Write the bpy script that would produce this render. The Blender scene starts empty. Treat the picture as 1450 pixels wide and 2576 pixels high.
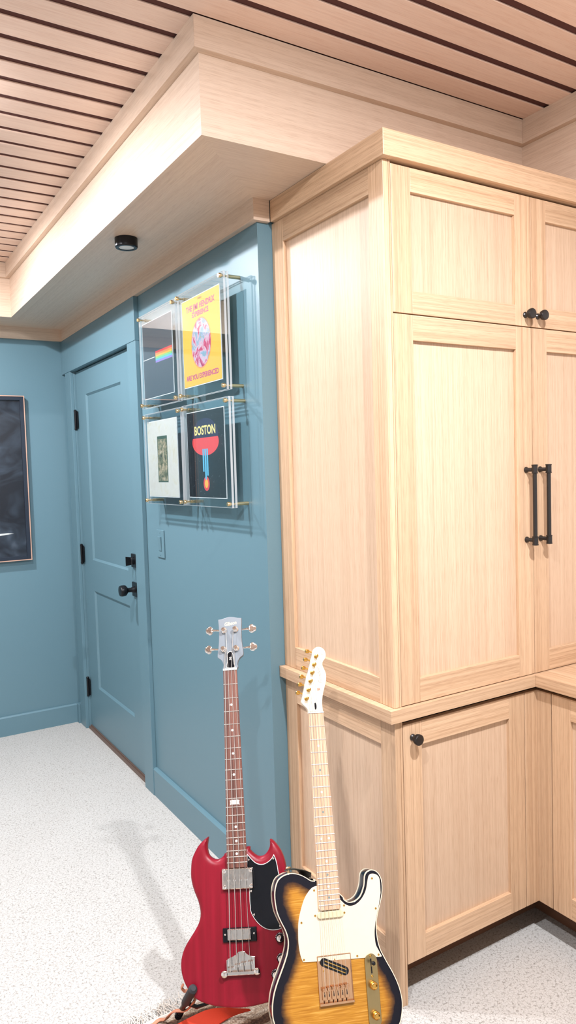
import bpy, bmesh, math, random
import numpy as np
from mathutils import Vector, Matrix, noise
from mathutils.geometry import delaunay_2d_cdt
random.seed(7)
C = bpy.context.scene.collection
SC = bpy.context.scene
PI = math.pi

# ------------------------------------------------------------------ view, camera, world, lamps
SC.view_settings.view_transform = 'Standard'
SC.view_settings.look = 'None'
SC.view_settings.exposure = 0.38
SC.view_settings.gamma = 1.0
SC.view_settings.use_curve_mapping = False
SC.cycles.use_denoising = True
SC.cycles.max_bounces = 10
SC.cycles.transparent_max_bounces = 24
SC.cycles.sample_clamp_indirect = 6.0
SC.cycles.caustics_reflective = False
SC.cycles.caustics_refractive = False

cd = bpy.data.cameras.new('camera'); cam = bpy.data.objects.new('camera', cd); C.objects.link(cam); SC.camera = cam
cd.sensor_fit = 'HORIZONTAL'; cd.sensor_width = 36.0; cd.lens = 36.0*1848.997/1450; cd.clip_start = 0.02
_r = Vector((0.852535622, -0.521792675, -0.03025586)); _u = Vector((0.055963538, 0.033575696, 0.997868105)); _f = Vector((0.519664406, 0.852411331, -0.057825841))
cam.matrix_world = Matrix(((_r.x,_u.x,-_f.x,0),(_r.y,_u.y,-_f.y,0),(_r.z,_u.z,-_f.z,1.55),(0,0,0,1)))

W = bpy.data.worlds.new('room_world'); SC.world = W; W.use_nodes = True
W.node_tree.nodes['Background'].inputs[0].default_value = (0.9, 0.95, 1, 1)
W.node_tree.nodes['Background'].inputs[1].default_value = 0.05

# ceiling lamps: x, y, watts; the last two are unseen, added as fill
LAMPS = [(0.22, 2.45, 28), (0.22, 3.60, 37), (-0.05, 0.50, 34), (1.05, 0.38, 60), (-1.30, 2.45, 6), (-1.30, 0.50, 6)]
LAMP_COL = (0.97, 0.985, 1.035)
LAMP_R = 0.03
POINT_PART, BEAM_PART = 0.20, 0.95

# main planes (metres)
XW, YC, YE, XC, YF = 1.235, 4.62, 2.169, 1.291, 1.5765
ZW, ZS, ZS2, ZC = 2.374, 2.4446, 2.6558, 2.738
XS, YS, YCS, XS4 = 0.8752, 1.8191, 4.342, 2.119
XK, XR = 1.877, 2.48
XL, YB = -2.6, -1.6

# ------------------------------------------------------------------ node helpers
def new_mat(name):
    m = bpy.data.materials.new(name); m.use_nodes = True
    nt = m.node_tree; b = nt.nodes['Principled BSDF']
    return m, nt, b
def lin(c):
    return tuple((x/255/12.92 if x/255 <= .04045 else ((x/255+.055)/1.055)**2.4) for x in c)
def node(nt, t, **k):
    n = nt.nodes.new(t)
    for a, v in k.items(): setattr(n, a, v)
    return n
def ramp(nt, stops, fac=None, interp='LINEAR'):
    n = nt.nodes.new('ShaderNodeValToRGB'); e = n.color_ramp.elements; n.color_ramp.interpolation = interp
    while len(e) < len(stops): e.new(0.5)
    for i, (p, c) in enumerate(stops):
        e[i].position = p; e[i].color = (*c, 1) if len(c) == 3 else c
    if fac is not None: nt.links.new(fac, n.inputs[0])
    return n
def mixc(nt, fac, a, b, mode='MIX'):
    n = nt.nodes.new('ShaderNodeMix'); n.data_type = 'RGBA'; n.blend_type = mode
    for sock, v in ((n.inputs[0], fac), (n.inputs[6], a), (n.inputs[7], b)):
        if hasattr(v, 'is_linked') or isinstance(v, bpy.types.NodeSocket): nt.links.new(v, sock)
        elif isinstance(v, (int, float)): sock.default_value = v
        else: sock.default_value = (*v, 1) if len(v) == 3 else v
    return n.outputs[2]
def math_(nt, op, a, b=None, c=None):
    n = nt.nodes.new('ShaderNodeMath'); n.operation = op
    for i, v in enumerate((a, b, c)):
        if v is None: continue
        if isinstance(v, bpy.types.NodeSocket): nt.links.new(v, n.inputs[i])
        else: n.inputs[i].default_value = v
    return n.outputs[0]
def plain(name, col, rough=0.5, metal=0.0, coat=0.0, spec=0.5, bump=None):
    m, nt, b = new_mat(name)
    b.inputs['Base Color'].default_value = (*col, 1); b.inputs['Roughness'].default_value = rough
    b.inputs['Metallic'].default_value = metal; b.inputs['Coat Weight'].default_value = coat
    b.inputs['Specular IOR Level'].default_value = spec
    tc = node(nt, 'ShaderNodeTexCoord'); ns = node(nt, 'ShaderNodeTexNoise')
    ns.inputs['Scale'].default_value = bump[0] if bump else 60.0; ns.inputs['Detail'].default_value = 3
    nt.links.new(tc.outputs['Object'], ns.inputs['Vector'])
    c = mixc(nt, ns.outputs['Fac'], tuple(x*0.96 for x in col), tuple(min(1, x*1.04) for x in col))
    nt.links.new(c, b.inputs['Base Color'])
    if bump:
        bp = node(nt, 'ShaderNodeBump'); bp.inputs['Strength'].default_value = bump[1]; bp.inputs['Distance'].default_value = bump[2]
        nt.links.new(ns.outputs['Fac'], bp.inputs['Height']); nt.links.new(bp.outputs['Normal'], b.inputs['Normal'])
    return m
def wood(name, axis, light, mid, dark, rough=0.42, contrast=1.0, across=1.0, vary=0.10, pitch=None):
    """oak: straight fine grain running along `axis` (0,1,2) of the part"""
    m, nt, b = new_mat(name)
    tc = node(nt, 'ShaderNodeTexCoord'); oi = node(nt, 'ShaderNodeObjectInfo')
    off = node(nt, 'ShaderNodeVectorMath', operation='MULTIPLY_ADD')
    nt.links.new(oi.outputs['Random'], off.inputs[0]); off.inputs[1].default_value = (17, 23, 31)
    nt.links.new(tc.outputs['Object'], off.inputs[2])
    vec = off.outputs[0]
    extra = None
    if pitch:   # every slat of a run its own board
        sp = node(nt, 'ShaderNodeSeparateXYZ'); nt.links.new(tc.outputs['Object'], sp.inputs[0])
        idx = math_(nt, 'FLOOR', math_(nt, 'DIVIDE', math_(nt, 'SUBTRACT', sp.outputs[pitch[0]], pitch[1]), pitch[2]))
        wn = node(nt, 'ShaderNodeTexWhiteNoise', noise_dimensions='1D'); nt.links.new(idx, wn.inputs['W'])
        extra = wn.outputs['Value']
        o2 = node(nt, 'ShaderNodeVectorMath', operation='MULTIPLY_ADD'); nt.links.new(wn.outputs['Color'], o2.inputs[0]); o2.inputs[1].default_value = (9, 9, 9)
        nt.links.new(vec, o2.inputs[2]); vec = o2.outputs[0]
    def nz(sa, sx, detail, rg=0.6, dist=0.0):
        mp = node(nt, 'ShaderNodeMapping'); s = [sx*across]*3; s[axis] = sa; mp.inputs['Scale'].default_value = s
        nt.links.new(vec, mp.inputs['Vector'])
        n = node(nt, 'ShaderNodeTexNoise'); n.inputs['Scale'].default_value = 1; n.inputs['Detail'].default_value = detail
        n.inputs['Roughness'].default_value = rg; n.inputs['Distortion'].default_value = dist
        nt.links.new(mp.outputs['Vector'], n.inputs['Vector']); return n.outputs['Fac']
    broad = nz(0.3, 22, 3, 0.55, 0.05); fine = nz(0.5, 120, 4, 0.7, 0.0); pore = nz(16, 520, 2, 0.6)
    k = 0.16*contrast
    r1 = ramp(nt, [(0.5-k*2, mid), (0.5+k*2, light)], broad)
    r2 = ramp(nt, [(0.5-k*1.4, dark), (0.5+0.6*k, light)], fine)
    c = mixc(nt, 0.45, r1.outputs[0], r2.outputs[0])
    rp = ramp(nt, [(0.36, dark), (0.50, (1, 1, 1))], pore)
    c = mixc(nt, 0.22, c, rp.outputs[0], 'MULTIPLY')
    hs = node(nt, 'ShaderNodeHueSaturation'); nt.links.new(c, hs.inputs['Color'])
    rv = extra if extra is not None else oi.outputs['Random']
    mr = node(nt, 'ShaderNodeMapRange'); nt.links.new(rv, mr.inputs['Value']); mr.inputs['To Min'].default_value = 1-vary; mr.inputs['To Max'].default_value = 1+vary
    nt.links.new(mr.outputs[0], hs.inputs['Value'])
    nt.links.new(hs.outputs['Color'], b.inputs['Base Color'])
    b.inputs['Roughness'].default_value = rough
    bp = node(nt, 'ShaderNodeBump'); bp.inputs['Strength'].default_value = 0.12; bp.inputs['Distance'].default_value = 0.0006
    nt.links.new(fine, bp.inputs['Height']); nt.links.new(bp.outputs['Normal'], b.inputs['Normal'])
    return m

# ------------------------------------------------------------------ materials
OL, OM, OD = lin((213, 181, 149)), lin((202, 166, 131)), lin((152, 113, 82))
OAK = [wood('oak_board_%s' % 'xyz'[i], i, OL, OM, OD, contrast=0.8, vary=0.08) for i in range(3)]
PL, PM, PD = lin((212, 184, 157)), lin((205, 175, 147)), lin((180, 147, 119))
VENEER = [wood('oak_veneer_%s' % 'xyz'[i], i, PL, PM, PD, contrast=0.9, vary=0.05) for i in range(3)]
FL, FM, FD = lin((222, 199, 178)), lin((215, 191, 169)), lin((192, 164, 142))
SOFFIT = [wood('soffit_oak_%s' % 'xyz'[i], i, FL, FM, FD, rough=0.36, contrast=0.9, vary=0.04) for i in range(3)]
SLAT = wood('ceiling_slat_oak', 0, lin((240, 212, 194)), lin((235, 206, 188)), lin((222, 191, 173)), rough=0.40, contrast=0.8, vary=0.04, across=0.6, pitch=(1, 1.8065-0.1096*60, 0.1096))
GAP = plain('dark_ceiling_backing', lin((88, 56, 52)), 0.85, spec=0.2)
TEAL = plain('teal_satin_paint', lin((98, 130, 142)), 0.40, bump=(260, 0.05, 0.0004))
PALEWALL = plain('pale_grey_paint', lin((196, 196, 194)), 0.6)
CREAM = plain('warm_white_paint', lin((206, 200, 194)), 0.6)
BLACK = plain('black_satin_metal', lin((22, 24, 28)), 0.32, metal=0.4)
BRONZE = plain('dark_bronze_metal', lin((70, 68, 68)), 0.34, metal=0.9)
GOLD = plain('polished_gold', lin((226, 178, 92)), 0.18, metal=1.0)
BRASS = plain('satin_brass', lin((232, 204, 158)), 0.25, metal=1.0)
CHROME = plain('chrome', (0.95, 0.955, 0.96), 0.05, metal=1.0, bump=(18, 0.30, 0.006))
NICKEL = plain('nickel_string', (0.80, 0.79, 0.76), 0.22, metal=0.85)
GAP_SHADE = plain('painted_gap_shade', lin((30, 24, 20)), 0.9)  # near black, paints the shade into the gaps around cabinet doors
TOEK = plain('brown_toe_kick_board', lin((120, 84, 62)), 0.6)
BRONZE_SILL = plain('brown_door_sill', lin((104, 84, 74)), 0.5)
GLINT_WHITE = plain('painted_jamb_glint', lin((225, 228, 230)), 0.6)  # white standing in for a reflection in the door gap

def carpet_mat():
    m, nt, b = new_mat('cream_loop_carpet')
    tc = node(nt, 'ShaderNodeTexCoord'); v = tc.outputs['Object']
    dn = node(nt, 'ShaderNodeTexNoise'); dn.inputs['Scale'].default_value = 55; dn.inputs['Detail'].default_value = 2; nt.links.new(v, dn.inputs['Vector'])
    dv = node(nt, 'ShaderNodeVectorMath', operation='MULTIPLY_ADD'); nt.links.new(dn.outputs['Color'], dv.inputs[0]); dv.inputs[1].default_value = (0.014, 0.014, 0); nt.links.new(v, dv.inputs[2])
    vo = node(nt, 'ShaderNodeTexVoronoi'); vo.feature = 'F1'; vo.inputs['Scale'].default_value = 200; nt.links.new(dv.outputs[0], vo.inputs['Vector'])
    h = math_(nt, 'SUBTRACT', 1.0, vo.outputs['Distance'])
    big = node(nt, 'ShaderNodeTexNoise'); big.inputs['Scale'].default_value = 4; big.inputs['Detail'].default_value = 4; nt.links.new(v, big.inputs['Vector'])
    ve = node(nt, 'ShaderNodeTexVoronoi'); ve.feature = 'DISTANCE_TO_EDGE'; ve.inputs['Scale'].default_value = 135; nt.links.new(dv.outputs[0], ve.inputs['Vector'])
    vn = node(nt, 'ShaderNodeTexNoise'); vn.inputs['Scale'].default_value = 120; nt.links.new(v, vn.inputs['Vector'])
    crev = math_(nt, 'ADD', ve.outputs['Distance'], math_(nt, 'MULTIPLY', math_(nt, 'SUBTRACT', vn.outputs['Fac'], 0.42), 0.5))
    rc = ramp(nt, [(0.0, lin((150, 146, 140))), (0.06, lin((178, 175, 170))), (0.16, lin((195, 193, 189))), (0.9, lin((199, 197, 194)))], crev)
    c = mixc(nt, big.outputs['Fac'], (0.92, 0.91, 0.90), (1, 1, 1)); c = mixc(nt, 1.0, rc.outputs[0], c, 'MULTIPLY')
    nt.links.new(c, b.inputs['Base Color']); b.inputs['Roughness'].default_value = 0.95; b.inputs['Specular IOR Level'].default_value = 0.1
    b.inputs['Sheen Weight'].default_value = 0.1
    bp = node(nt, 'ShaderNodeBump'); bp.inputs['Strength'].default_value = 0.6; bp.inputs['Distance'].default_value = 0.003
    nt.links.new(rc.outputs[0], bp.inputs['Height']); nt.links.new(bp.outputs['Normal'], b.inputs['Normal'])
    return m
CARPET = carpet_mat()

def acrylic(name, edge=False):
    m, nt, b = new_mat(name)
    out = nt.nodes['Material Output']; nt.nodes.remove(b)
    tr = node(nt, 'ShaderNodeBsdfTransparent'); tr.inputs[0].default_value = (0.93, 0.96, 0.965, 1) if not edge else (0.86, 0.92, 0.93, 1)
    gl = node(nt, 'ShaderNodeBsdfGlossy'); gl.inputs['Roughness'].default_value = 0.02 if not edge else 0.12
    ge = node(nt, 'ShaderNodeNewGeometry'); dt = node(nt, 'ShaderNodeVectorMath', operation='DOT_PRODUCT'); nt.links.new(ge.outputs['Normal'], dt.inputs[0]); nt.links.new(ge.outputs['Incoming'], dt.inputs[1])
    fres = math_(nt, 'ADD', 0.04, math_(nt, 'MULTIPLY', 0.96, math_(nt, 'POWER', math_(nt, 'SUBTRACT', 1.0, math_(nt, 'ABSOLUTE', dt.outputs['Value'])), 5.0)))
    mx = node(nt, 'ShaderNodeMixShader'); nt.links.new(fres, mx.inputs[0]); nt.links.new(tr.outputs[0], mx.inputs[1]); nt.links.new(gl.outputs[0], mx.inputs[2])
    last = mx
    if edge:
        df = node(nt, 'ShaderNodeBsdfTranslucent'); df.inputs[0].default_value = (0.98, 0.99, 1, 1)
        d2 = node(nt, 'ShaderNodeBsdfDiffuse'); d2.inputs[0].default_value = (0.98, 0.99, 1, 1)
        m0 = node(nt, 'ShaderNodeMixShader'); m0.inputs[0].default_value = 0.5; nt.links.new(df.outputs[0], m0.inputs[1]); nt.links.new(d2.outputs[0], m0.inputs[2])
        m2 = node(nt, 'ShaderNodeMixShader'); m2.inputs[0].default_value = 0.6; nt.links.new(mx.outputs[0], m2.inputs[1]); nt.links.new(m0.outputs[0], m2.inputs[2]); last = m2
    nt.links.new(last.outputs[0], out.inputs['Surface'])
    return m
ACR = acrylic('clear_acrylic'); ACRE = acrylic('clear_acrylic_edge', True)

# ------------------------------------------------------------------ mesh helpers
class MB:
    """collects shapes (with a material slot each) into one mesh"""
    def __init__(s): s.v = []; s.f = []; s.m = []; s.sm = []
    def add(s, vs, fs, mi=0, smooth=False):
        n = len(s.v); s.v += [tuple(p) for p in vs]
        for f in fs: s.f.append(tuple(i+n for i in f)); s.m.append(mi); s.sm.append(smooth)
        return s
    def box(s, x0, x1, y0, y1, z0, z1, mi=0):
        x0, x1 = sorted((x0, x1)); y0, y1 = sorted((y0, y1)); z0, z1 = sorted((z0, z1))
        v = [(x0,y0,z0),(x1,y0,z0),(x1,y1,z0),(x0,y1,z0),(x0,y0,z1),(x1,y0,z1),(x1,y1,z1),(x0,y1,z1)]
        return s.add(v, [(0,3,2,1),(4,5,6,7),(0,1,5,4),(1,2,6,5),(2,3,7,6),(3,0,4,7)], mi)
    def lathe(s, prof, o=(0,0,0), axis='z', n=24, mi=0, smooth=True):
        """prof: (radius, height) pairs, closed at both ends"""
        o = Vector(o)
        ax = {'z': (Vector((1,0,0)), Vector((0,1,0)), Vector((0,0,1))), '-x': (Vector((0,0,1)), Vector((0,1,0)), Vector((-1,0,0))), 'x': (Vector((0,1,0)), Vector((0,0,1)), Vector((1,0,0))),
              '-y': (Vector((1,0,0)), Vector((0,0,1)), Vector((0,-1,0))), 'y': (Vector((0,0,1)), Vector((1,0,0)), Vector((0,1,0))), '-z': (Vector((0,1,0)), Vector((1,0,0)), Vector((0,0,-1)))}
        a, b, c = ax[axis] if isinstance(axis, str) else axis
        v = []; f = []
        for r, h in prof:
            for k in range(n):
                t = 2*PI*k/n; v.append(o + a*(r*math.cos(t)) + b*(r*math.sin(t)) + c*h)
        for i in range(len(prof)-1):
            for k in range(n):
                k2 = (k+1) % n; f.append((i*n+k, i*n+k2, (i+1)*n+k2, (i+1)*n+k))
        f.append(tuple(range(n-1, -1, -1))); f.append(tuple((len(prof)-1)*n+k for k in range(n)))
        return s.add(v, f, mi, smooth)
    def tube(s, pts, r, n=10, mi=0, flat=1.0, up=Vector((0,0,1)), smooth=True):
        pts = [Vector(p) for p in pts]; v = []; f = []
        for i, p in enumerate(pts):
            t = (pts[min(i+1, len(pts)-1)]-pts[max(i-1, 0)]).normalized()
            a = t.cross(up)
            if a.length < 1e-4: a = t.cross(Vector((1,0,0)))
            a.normalize(); b = t.cross(a).normalized()
            rr = r[i] if isinstance(r, (list, tuple)) else r
            for k in range(n):
                q = 2*PI*k/n; v.append(p + a*(rr*math.cos(q)) + b*(rr*flat*math.sin(q)))
        for i in range(len(pts)-1):
            for k in range(n):
                k2 = (k+1) % n; f.append((i*n+k, i*n+k2, (i+1)*n+k2, (i+1)*n+k))
        f.append(tuple(range(n-1, -1, -1))); f.append(tuple((len(pts)-1)*n+k for k in range(n)))
        return s.add(v, f, mi, smooth)
    def prism(s, poly, z0, z1, mi=0, M=None, smooth=False):
        """flat outline (convex or not) extruded along z; M maps to place"""
        n = len(poly); a = sum(poly[i][0]*poly[(i+1)%n][1]-poly[(i+1)%n][0]*poly[i][1] for i in range(n))
        if a < 0: poly = poly[::-1]
        v = [Vector((x, y, z0)) for x, y in poly]+[Vector((x, y, z1)) for x, y in poly]
        if M is not None: v = [M @ p for p in v]
        s.add(v, [tuple(range(n-1, -1, -1)), tuple(range(n, 2*n))], mi)
        return s.add(v, [(i, (i+1)%n, (i+1)%n+n, i+n) for i in range(n)], mi, smooth) if smooth else s.add(v, [(i, (i+1)%n, (i+1)%n+n, i+n) for i in range(n)], mi)
    def build(s, name, mats, parent=None, base=None, bevel=0.0, off=None, weld=True):
        if not isinstance(mats, (list, tuple)): mats = [mats]
        v = [Vector(p) for p in s.v]
        if parent is None:
            if base is None:
                lo = [min(p[i] for p in v) for i in range(3)]; hi = [max(p[i] for p in v) for i in range(3)]
                base = ((lo[0]+hi[0])/2, (lo[1]+hi[1])/2, lo[2])
            base = Vector(base)
        else:
            base = Vector(parent['_org']) if off is None else Vector((0, 0, 0))
        me = bpy.data.meshes.new(name)
        me.from_pydata([tuple(p-base) for p in v], [], s.f)
        for m in mats: me.materials.append(m)
        for p, mi, sm in zip(me.polygons, s.m, s.sm): p.material_index = mi; p.use_smooth = sm
        bm = bmesh.new(); bm.from_mesh(me)
        if weld: bmesh.ops.remove_doubles(bm, verts=bm.verts, dist=1e-6)
        bmesh.ops.recalc_face_normals(bm, faces=bm.faces)
        for e in bm.edges:
            if len(e.link_faces) == 2 and e.calc_face_angle(0) > 0.6: e.smooth = False
        bm.to_mesh(me); bm.free()
        o = bpy.data.objects.new(name, me); C.objects.link(o)
        if parent is None: o.location = base; o['_org'] = tuple(base)
        else:
            o.parent = parent; o['_org'] = tuple(parent['_org'])
            if off is not None: o.location = off; o['_org'] = (0, 0, 0)
        if bevel:
            bv = o.modifiers.new('bevel', 'BEVEL'); bv.width = bevel; bv.segments = 2; bv.limit_method = 'ANGLE'; bv.angle_limit = 0.7
            bv.harden_normals = False
        return o
def tag(o, label=None, cat=None, group=None, kind=None):
    if label: o['label'] = label
    if cat: o['category'] = cat
    if group: o['group'] = group
    if kind: o['kind'] = kind
    return o
def empty(name, loc, label=None, cat=None, group=None, rot=None):
    o = bpy.data.objects.new(name, None); C.objects.link(o); o.empty_display_size = 0.05
    if rot is not None: o.matrix_world = Matrix.Translation(Vector(loc)) @ rot.to_4x4()
    else: o.location = loc
    o['_org'] = tuple(loc); tag(o, label, cat, group); return o
def struct(o, label, cat): return tag(o, label, cat, kind='structure')
def text_mesh(name, txt, size, M, mat, parent, depth=0.0002, shear=0.0, align='CENTER', space=1.0, sx=1.0, bold=0.0, local=False):
    cu = bpy.data.curves.new(name, 'FONT'); cu.body = txt; cu.size = size; cu.extrude = depth; cu.shear = shear; cu.offset = bold
    cu.align_x = align; cu.align_y = 'CENTER'; cu.space_character = space; cu.resolution_u = 3
    t = bpy.data.objects.new(name+'_tmp', cu); C.objects.link(t)
    dg = bpy.context.evaluated_depsgraph_get(); me = bpy.data.meshes.new_from_object(t.evaluated_get(dg))
    bpy.data.objects.remove(t); bpy.data.curves.remove(cu)
    base = Vector((0, 0, 0)) if local else Vector(parent['_org'])
    for v in me.vertices: v.co = (M @ Vector((v.co.x*sx, v.co.y, v.co.z))) - base
    me.materials.clear(); me.materials.append(mat)
    o = bpy.data.objects.new(name, me); C.objects.link(o); o.parent = parent; o['_org'] = tuple(parent['_org'])
    return o

# ------------------------------------------------------------------ room shell
b = MB().box(XL-.1, XR+.1, YB-.1, YC+.1, -0.08, 0.0)
struct(b.build('floor', CARPET, base=(0, 0, 0)), 'cream looped pile carpet covering the whole floor', 'carpet')
ceil = MB().box(XL-.1, XR+.1, YB-.1, YC+.1, ZC+0.0050, ZC+0.10).build('ceiling', GAP, base=(0, 0, ZC+0.0050))
struct(ceil, 'slatted pale oak ceiling with dark gaps between the slats', 'ceiling')
b = MB(); k = -40
y = 1.8050-0.1096*32
while y < YC:
    b.box(XL, XR, y+0.0125, y+0.1096-0.0125, ZC, ZC+0.0048); y += 0.1096
sl = b.build('slats', SLAT, parent=ceil, bevel=0.0012)
sl['label'] = 'pale oak ceiling slats'

# door wall, with the doorway, and its stretch behind the cabinet
DY0, DY1, DZ = 3.432, 4.448, 2.172
b = MB()
b.box(XW, XW+.12, YE, DY0, 0, ZC+.0049).box(XW, XW+.12, DY1, YC+.1, 0, ZC+.0049).box(XW, XW+.12, DY0, DY1, DZ, ZC+.0049)
b.box(XW+.06, XW+.12, DY0, DY1, 0, DZ).box(XW+.12, XR+.1, YE, YE+.1, 0, ZC+.0049)
struct(b.build('wall_back', TEAL), 'teal painted wall holding the door and the record displays', 'wall')
struct(MB().box(XL-.1, XW, YC, YC+.1, 0, ZC+.0049).build('wall_left', TEAL), 'teal painted wall with the dark framed picture', 'wall')
struct(MB().box(XL-.1, XL, YB-.1, YC, 0, ZC+.0049).build('wall_far_left', CREAM), 'plain teal wall on the far left side of the room', 'wall')
struct(MB().box(XL-.1, XR+.1, YB-.1, YB, 0, ZC+.0049).build('wall_front', PALEWALL), 'plain pale wall behind the viewer', 'wall')
struct(MB().box(XR, XR+.1, YB, YE, 0, ZC+.0049).build('wall_right', CREAM), 'plain pale wall behind the right hand cabinets', 'wall')

# baseboards
b = MB().prism([(0,0),(0.017,0),(0.017,0.128),(0.010,0.136),(0,0.136)], YE, 3.315, M=Matrix(((-1,0,0,XW),(0,0,1,0),(0,1,0,0),(0,0,0,1))))
b.box(XW-.004, XW+.056, YE-.001, YE-.0005, 0, .002)
struct(b.build('baseboard_back', TEAL), 'teal painted baseboard along the door wall', 'baseboard')
b = MB().prism([(0,0),(0.017,0),(0.017,0.110),(0.010,0.118),(0,0.118)], XL, XW-.03, M=Matrix(((0,0,1,0),(-1,0,0,YC),(0,1,0,0),(0,0,0,1))))
b.box(XW-.03, XW, YC-.05, YC, 0, 0.118)
struct(b.build('baseboard_left', TEAL), 'teal painted baseboard under the framed picture', 'baseboard')

# soffit ring: undersides with mitred boards, faces, upper rail, fascia at the wall
XI, YI = XW-.022, YE-.018
T = 0.012
sof = MB()
sof.prism([(XS, YS), (XI, YI), (XI, YC-.022), (XS, YCS)], ZS, ZS+T, 1)                  # along the door wall
sof.prism([(XS, YS), (XR, YS), (XR, YI), (XI, YI)], ZS, ZS+T, 0)              # over the tall cabinet
sof.prism([(XL, YCS), (XS, YCS), (XI, YC-.022), (XL, YC-.022)], ZS, ZS+T, 0)                           # along the picture wall
sof.prism([(XS4, YS-.0001), (XS4, YB), (XR, YB), (XR, YS-.0001)], ZS, ZS+T, 1)
so = sof.build('trim_1', [SOFFIT[0], SOFFIT[1]], weld=False)
struct(so, 'pale oak soffit hanging around the slatted ceiling', 'soffit')
def run_of_boards(name, inner, outer, z0, z1, mis, parent, bevel=0.0):
    """boards with mitred corners: inner and outer are matching corner lines in plan"""
    m = MB()
    for i, mi in enumerate(mis): m.prism([inner[i], inner[i+1], outer[i+1], outer[i]], z0, z1, mi)
    return m.build(name, [SOFFIT[0], SOFFIT[1]], parent=parent, bevel=bevel, weld=False)
def line(d): return [(XL, YCS-d), (XS-d, YCS-d), (XS-d, YS-d), (XS4-d, YS-d), (XS4-d, YB)]
run_of_boards('face_board', line(.0003), line(-T), ZS-.0003, ZS2+.004, [0, 1, 0, 1], so)
run_of_boards('upper_rail', line(.0225), line(-.0005), ZS2, ZC-.0002, [0, 1, 0, 1], so, .0008)
run_of_boards('wall_fascia', [(XL, YC-.022), (XI, YC-.022), (XI, YI), (XC-.0160, YI)], [(XL, YC-.0005), (XW-.0005, YC-.0005), (XW-.0005, YE-.0005), (XC-.0160, YE-.0005)], ZW, ZS+.001, [0, 1, 0], so, .0008)

# door casing
tr = MB()
CXf = XW-.020
tr.box(CXf, XW, 3.315, DY0, 0, DZ+.002).box(CXf, XW, DY1, 4.56, 0, DZ+.002)
tr.box(CXf-.003, XW, 3.312, YC-.001, DZ, ZW-.0005)
tr.box(XW, XW+.05, DY1, DY1-.006, 0, DZ).box(XW, XW+.05, DY0, DY0+.004, 0, DZ)
struct(tr.build('trim_2', TEAL, bevel=0.0015), 'teal painted flat door casing with tall header', 'door casing')

# door
dx = XW+.012
A0, A1 = DY0+.007, DY1-.012
d = MB()
P = [(3.635, 4.262)]
d.box(dx, dx+.038, A0, 3.640, .022, DZ-.006).box(dx, dx+.038, 4.258, A1, .022, DZ-.006)
for z0, z1 in ((.022, .288), (.873, 1.055), (2.02, DZ-.006)): d.box(dx, dx+.038, 3.640, 4.258, z0, z1)
for z0, z1 in ((.288, .873), (1.055, 2.02)):     # bevelled recessed panels
    a = .011; y0, y1 = 3.640, 4.258
    v = [(dx,y0,z0),(dx,y1,z0),(dx,y1,z1),(dx,y0,z1),(dx+.010,y0+a,z0+a),(dx+.010,y1-a,z0+a),(dx+.010,y1-a,z1-a),(dx+.010,y0+a,z1-a)]
    d.add(v, [(4,5,6,7),(0,1,5,4),(1,2,6,5),(2,3,7,6),(3,0,4,7)])
door = d.build('door_1', TEAL, base=(dx, 3.94, 0), weld=True); struct(door, 'teal painted two panel door with black hardware', 'door')
sd = MB().box(XW-.004, XW+.058, DY0+.004, DY1-.006, 0.0005, .014); sd.box(XW+.006, XW+.05, DY0+.004, DY1-.006, .014, .0205)
s_ = sd.build('sill', BRONZE_SILL, parent=door); s_['label'] = 'brown metal door sill'
MB().box(dx+.012, dx+.03, A1+.001, A1+.005, .03, DZ-.02).build('jamb_glint_strip', GLINT_WHITE, parent=door)  # pale strip added to paint the bright reflection along the jamb edge
for z in (0.262, 1.078, 1.885):
    h = MB(); hy = 4.442; hx = XW+.004
    h.lathe([(.0075, -.055), (.0075, .055)], (hx-.004, hy, z), n=14)
    h.lathe([(.005, -.062), (.0085, -.058), (.0085, -.052)], (hx-.004, hy, z), n=14).lathe([(.0085, .050), (.0085, .056), (.005, .060)], (hx-.004, hy, z), n=14)
    h.box(hx, hx+.003, hy-.03, hy-.002, z-.05, z+.05).box(hx-.002, hx+.030, hy+.002, hy+.005, z-.05, z+.05)
    o = h.build('hinge', BLACK, parent=door); o['label'] = 'black butt hinge'
# deadbolt with thumb turn
b = MB().box(dx-.009, dx, 3.500, 3.568, 1.083, 1.151).build('deadbolt_plate', BLACK, parent=door, bevel=.002)
h = MB().lathe([(.020, 0), (.020, .012), (.016, .016)], (dx-.009, 3.534, 1.117), '-x', 28)
h.add(*(lambda vs: (vs, [(0,1,2,3),(7,6,5,4),(0,4,5,1),(1,5,6,2),(2,6,7,3),(3,7,4,0)]))([(dx-.022,3.529,1.098),(dx-.022,3.539,1.098),(dx-.022,3.539,1.136),(dx-.022,3.529,1.136),(dx-.048,3.531,1.094),(dx-.048,3.537,1.094),(dx-.048,3.537,1.140),(dx-.048,3.531,1.140)]))
h.build('thumb_turn', BLACK, parent=b)
# square rose with round knob
rz, ry = 0.972, 3.532
b = MB().box(dx-.010, dx, ry-.036, ry+.036, rz-.036, rz+.036).build('knob_rose', BLACK, parent=door, bevel=.002)
MB().lathe([(.017, 0), (.015, .01), (.0115, .018), (.0115, .034), (.019, .040), (.026, .046), (.028, .054), (.028, .068), (.025, .075), (.012, .077)], (dx-.010, ry, rz), '-x', 30).build('door_knob', BLACK, parent=b)

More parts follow.
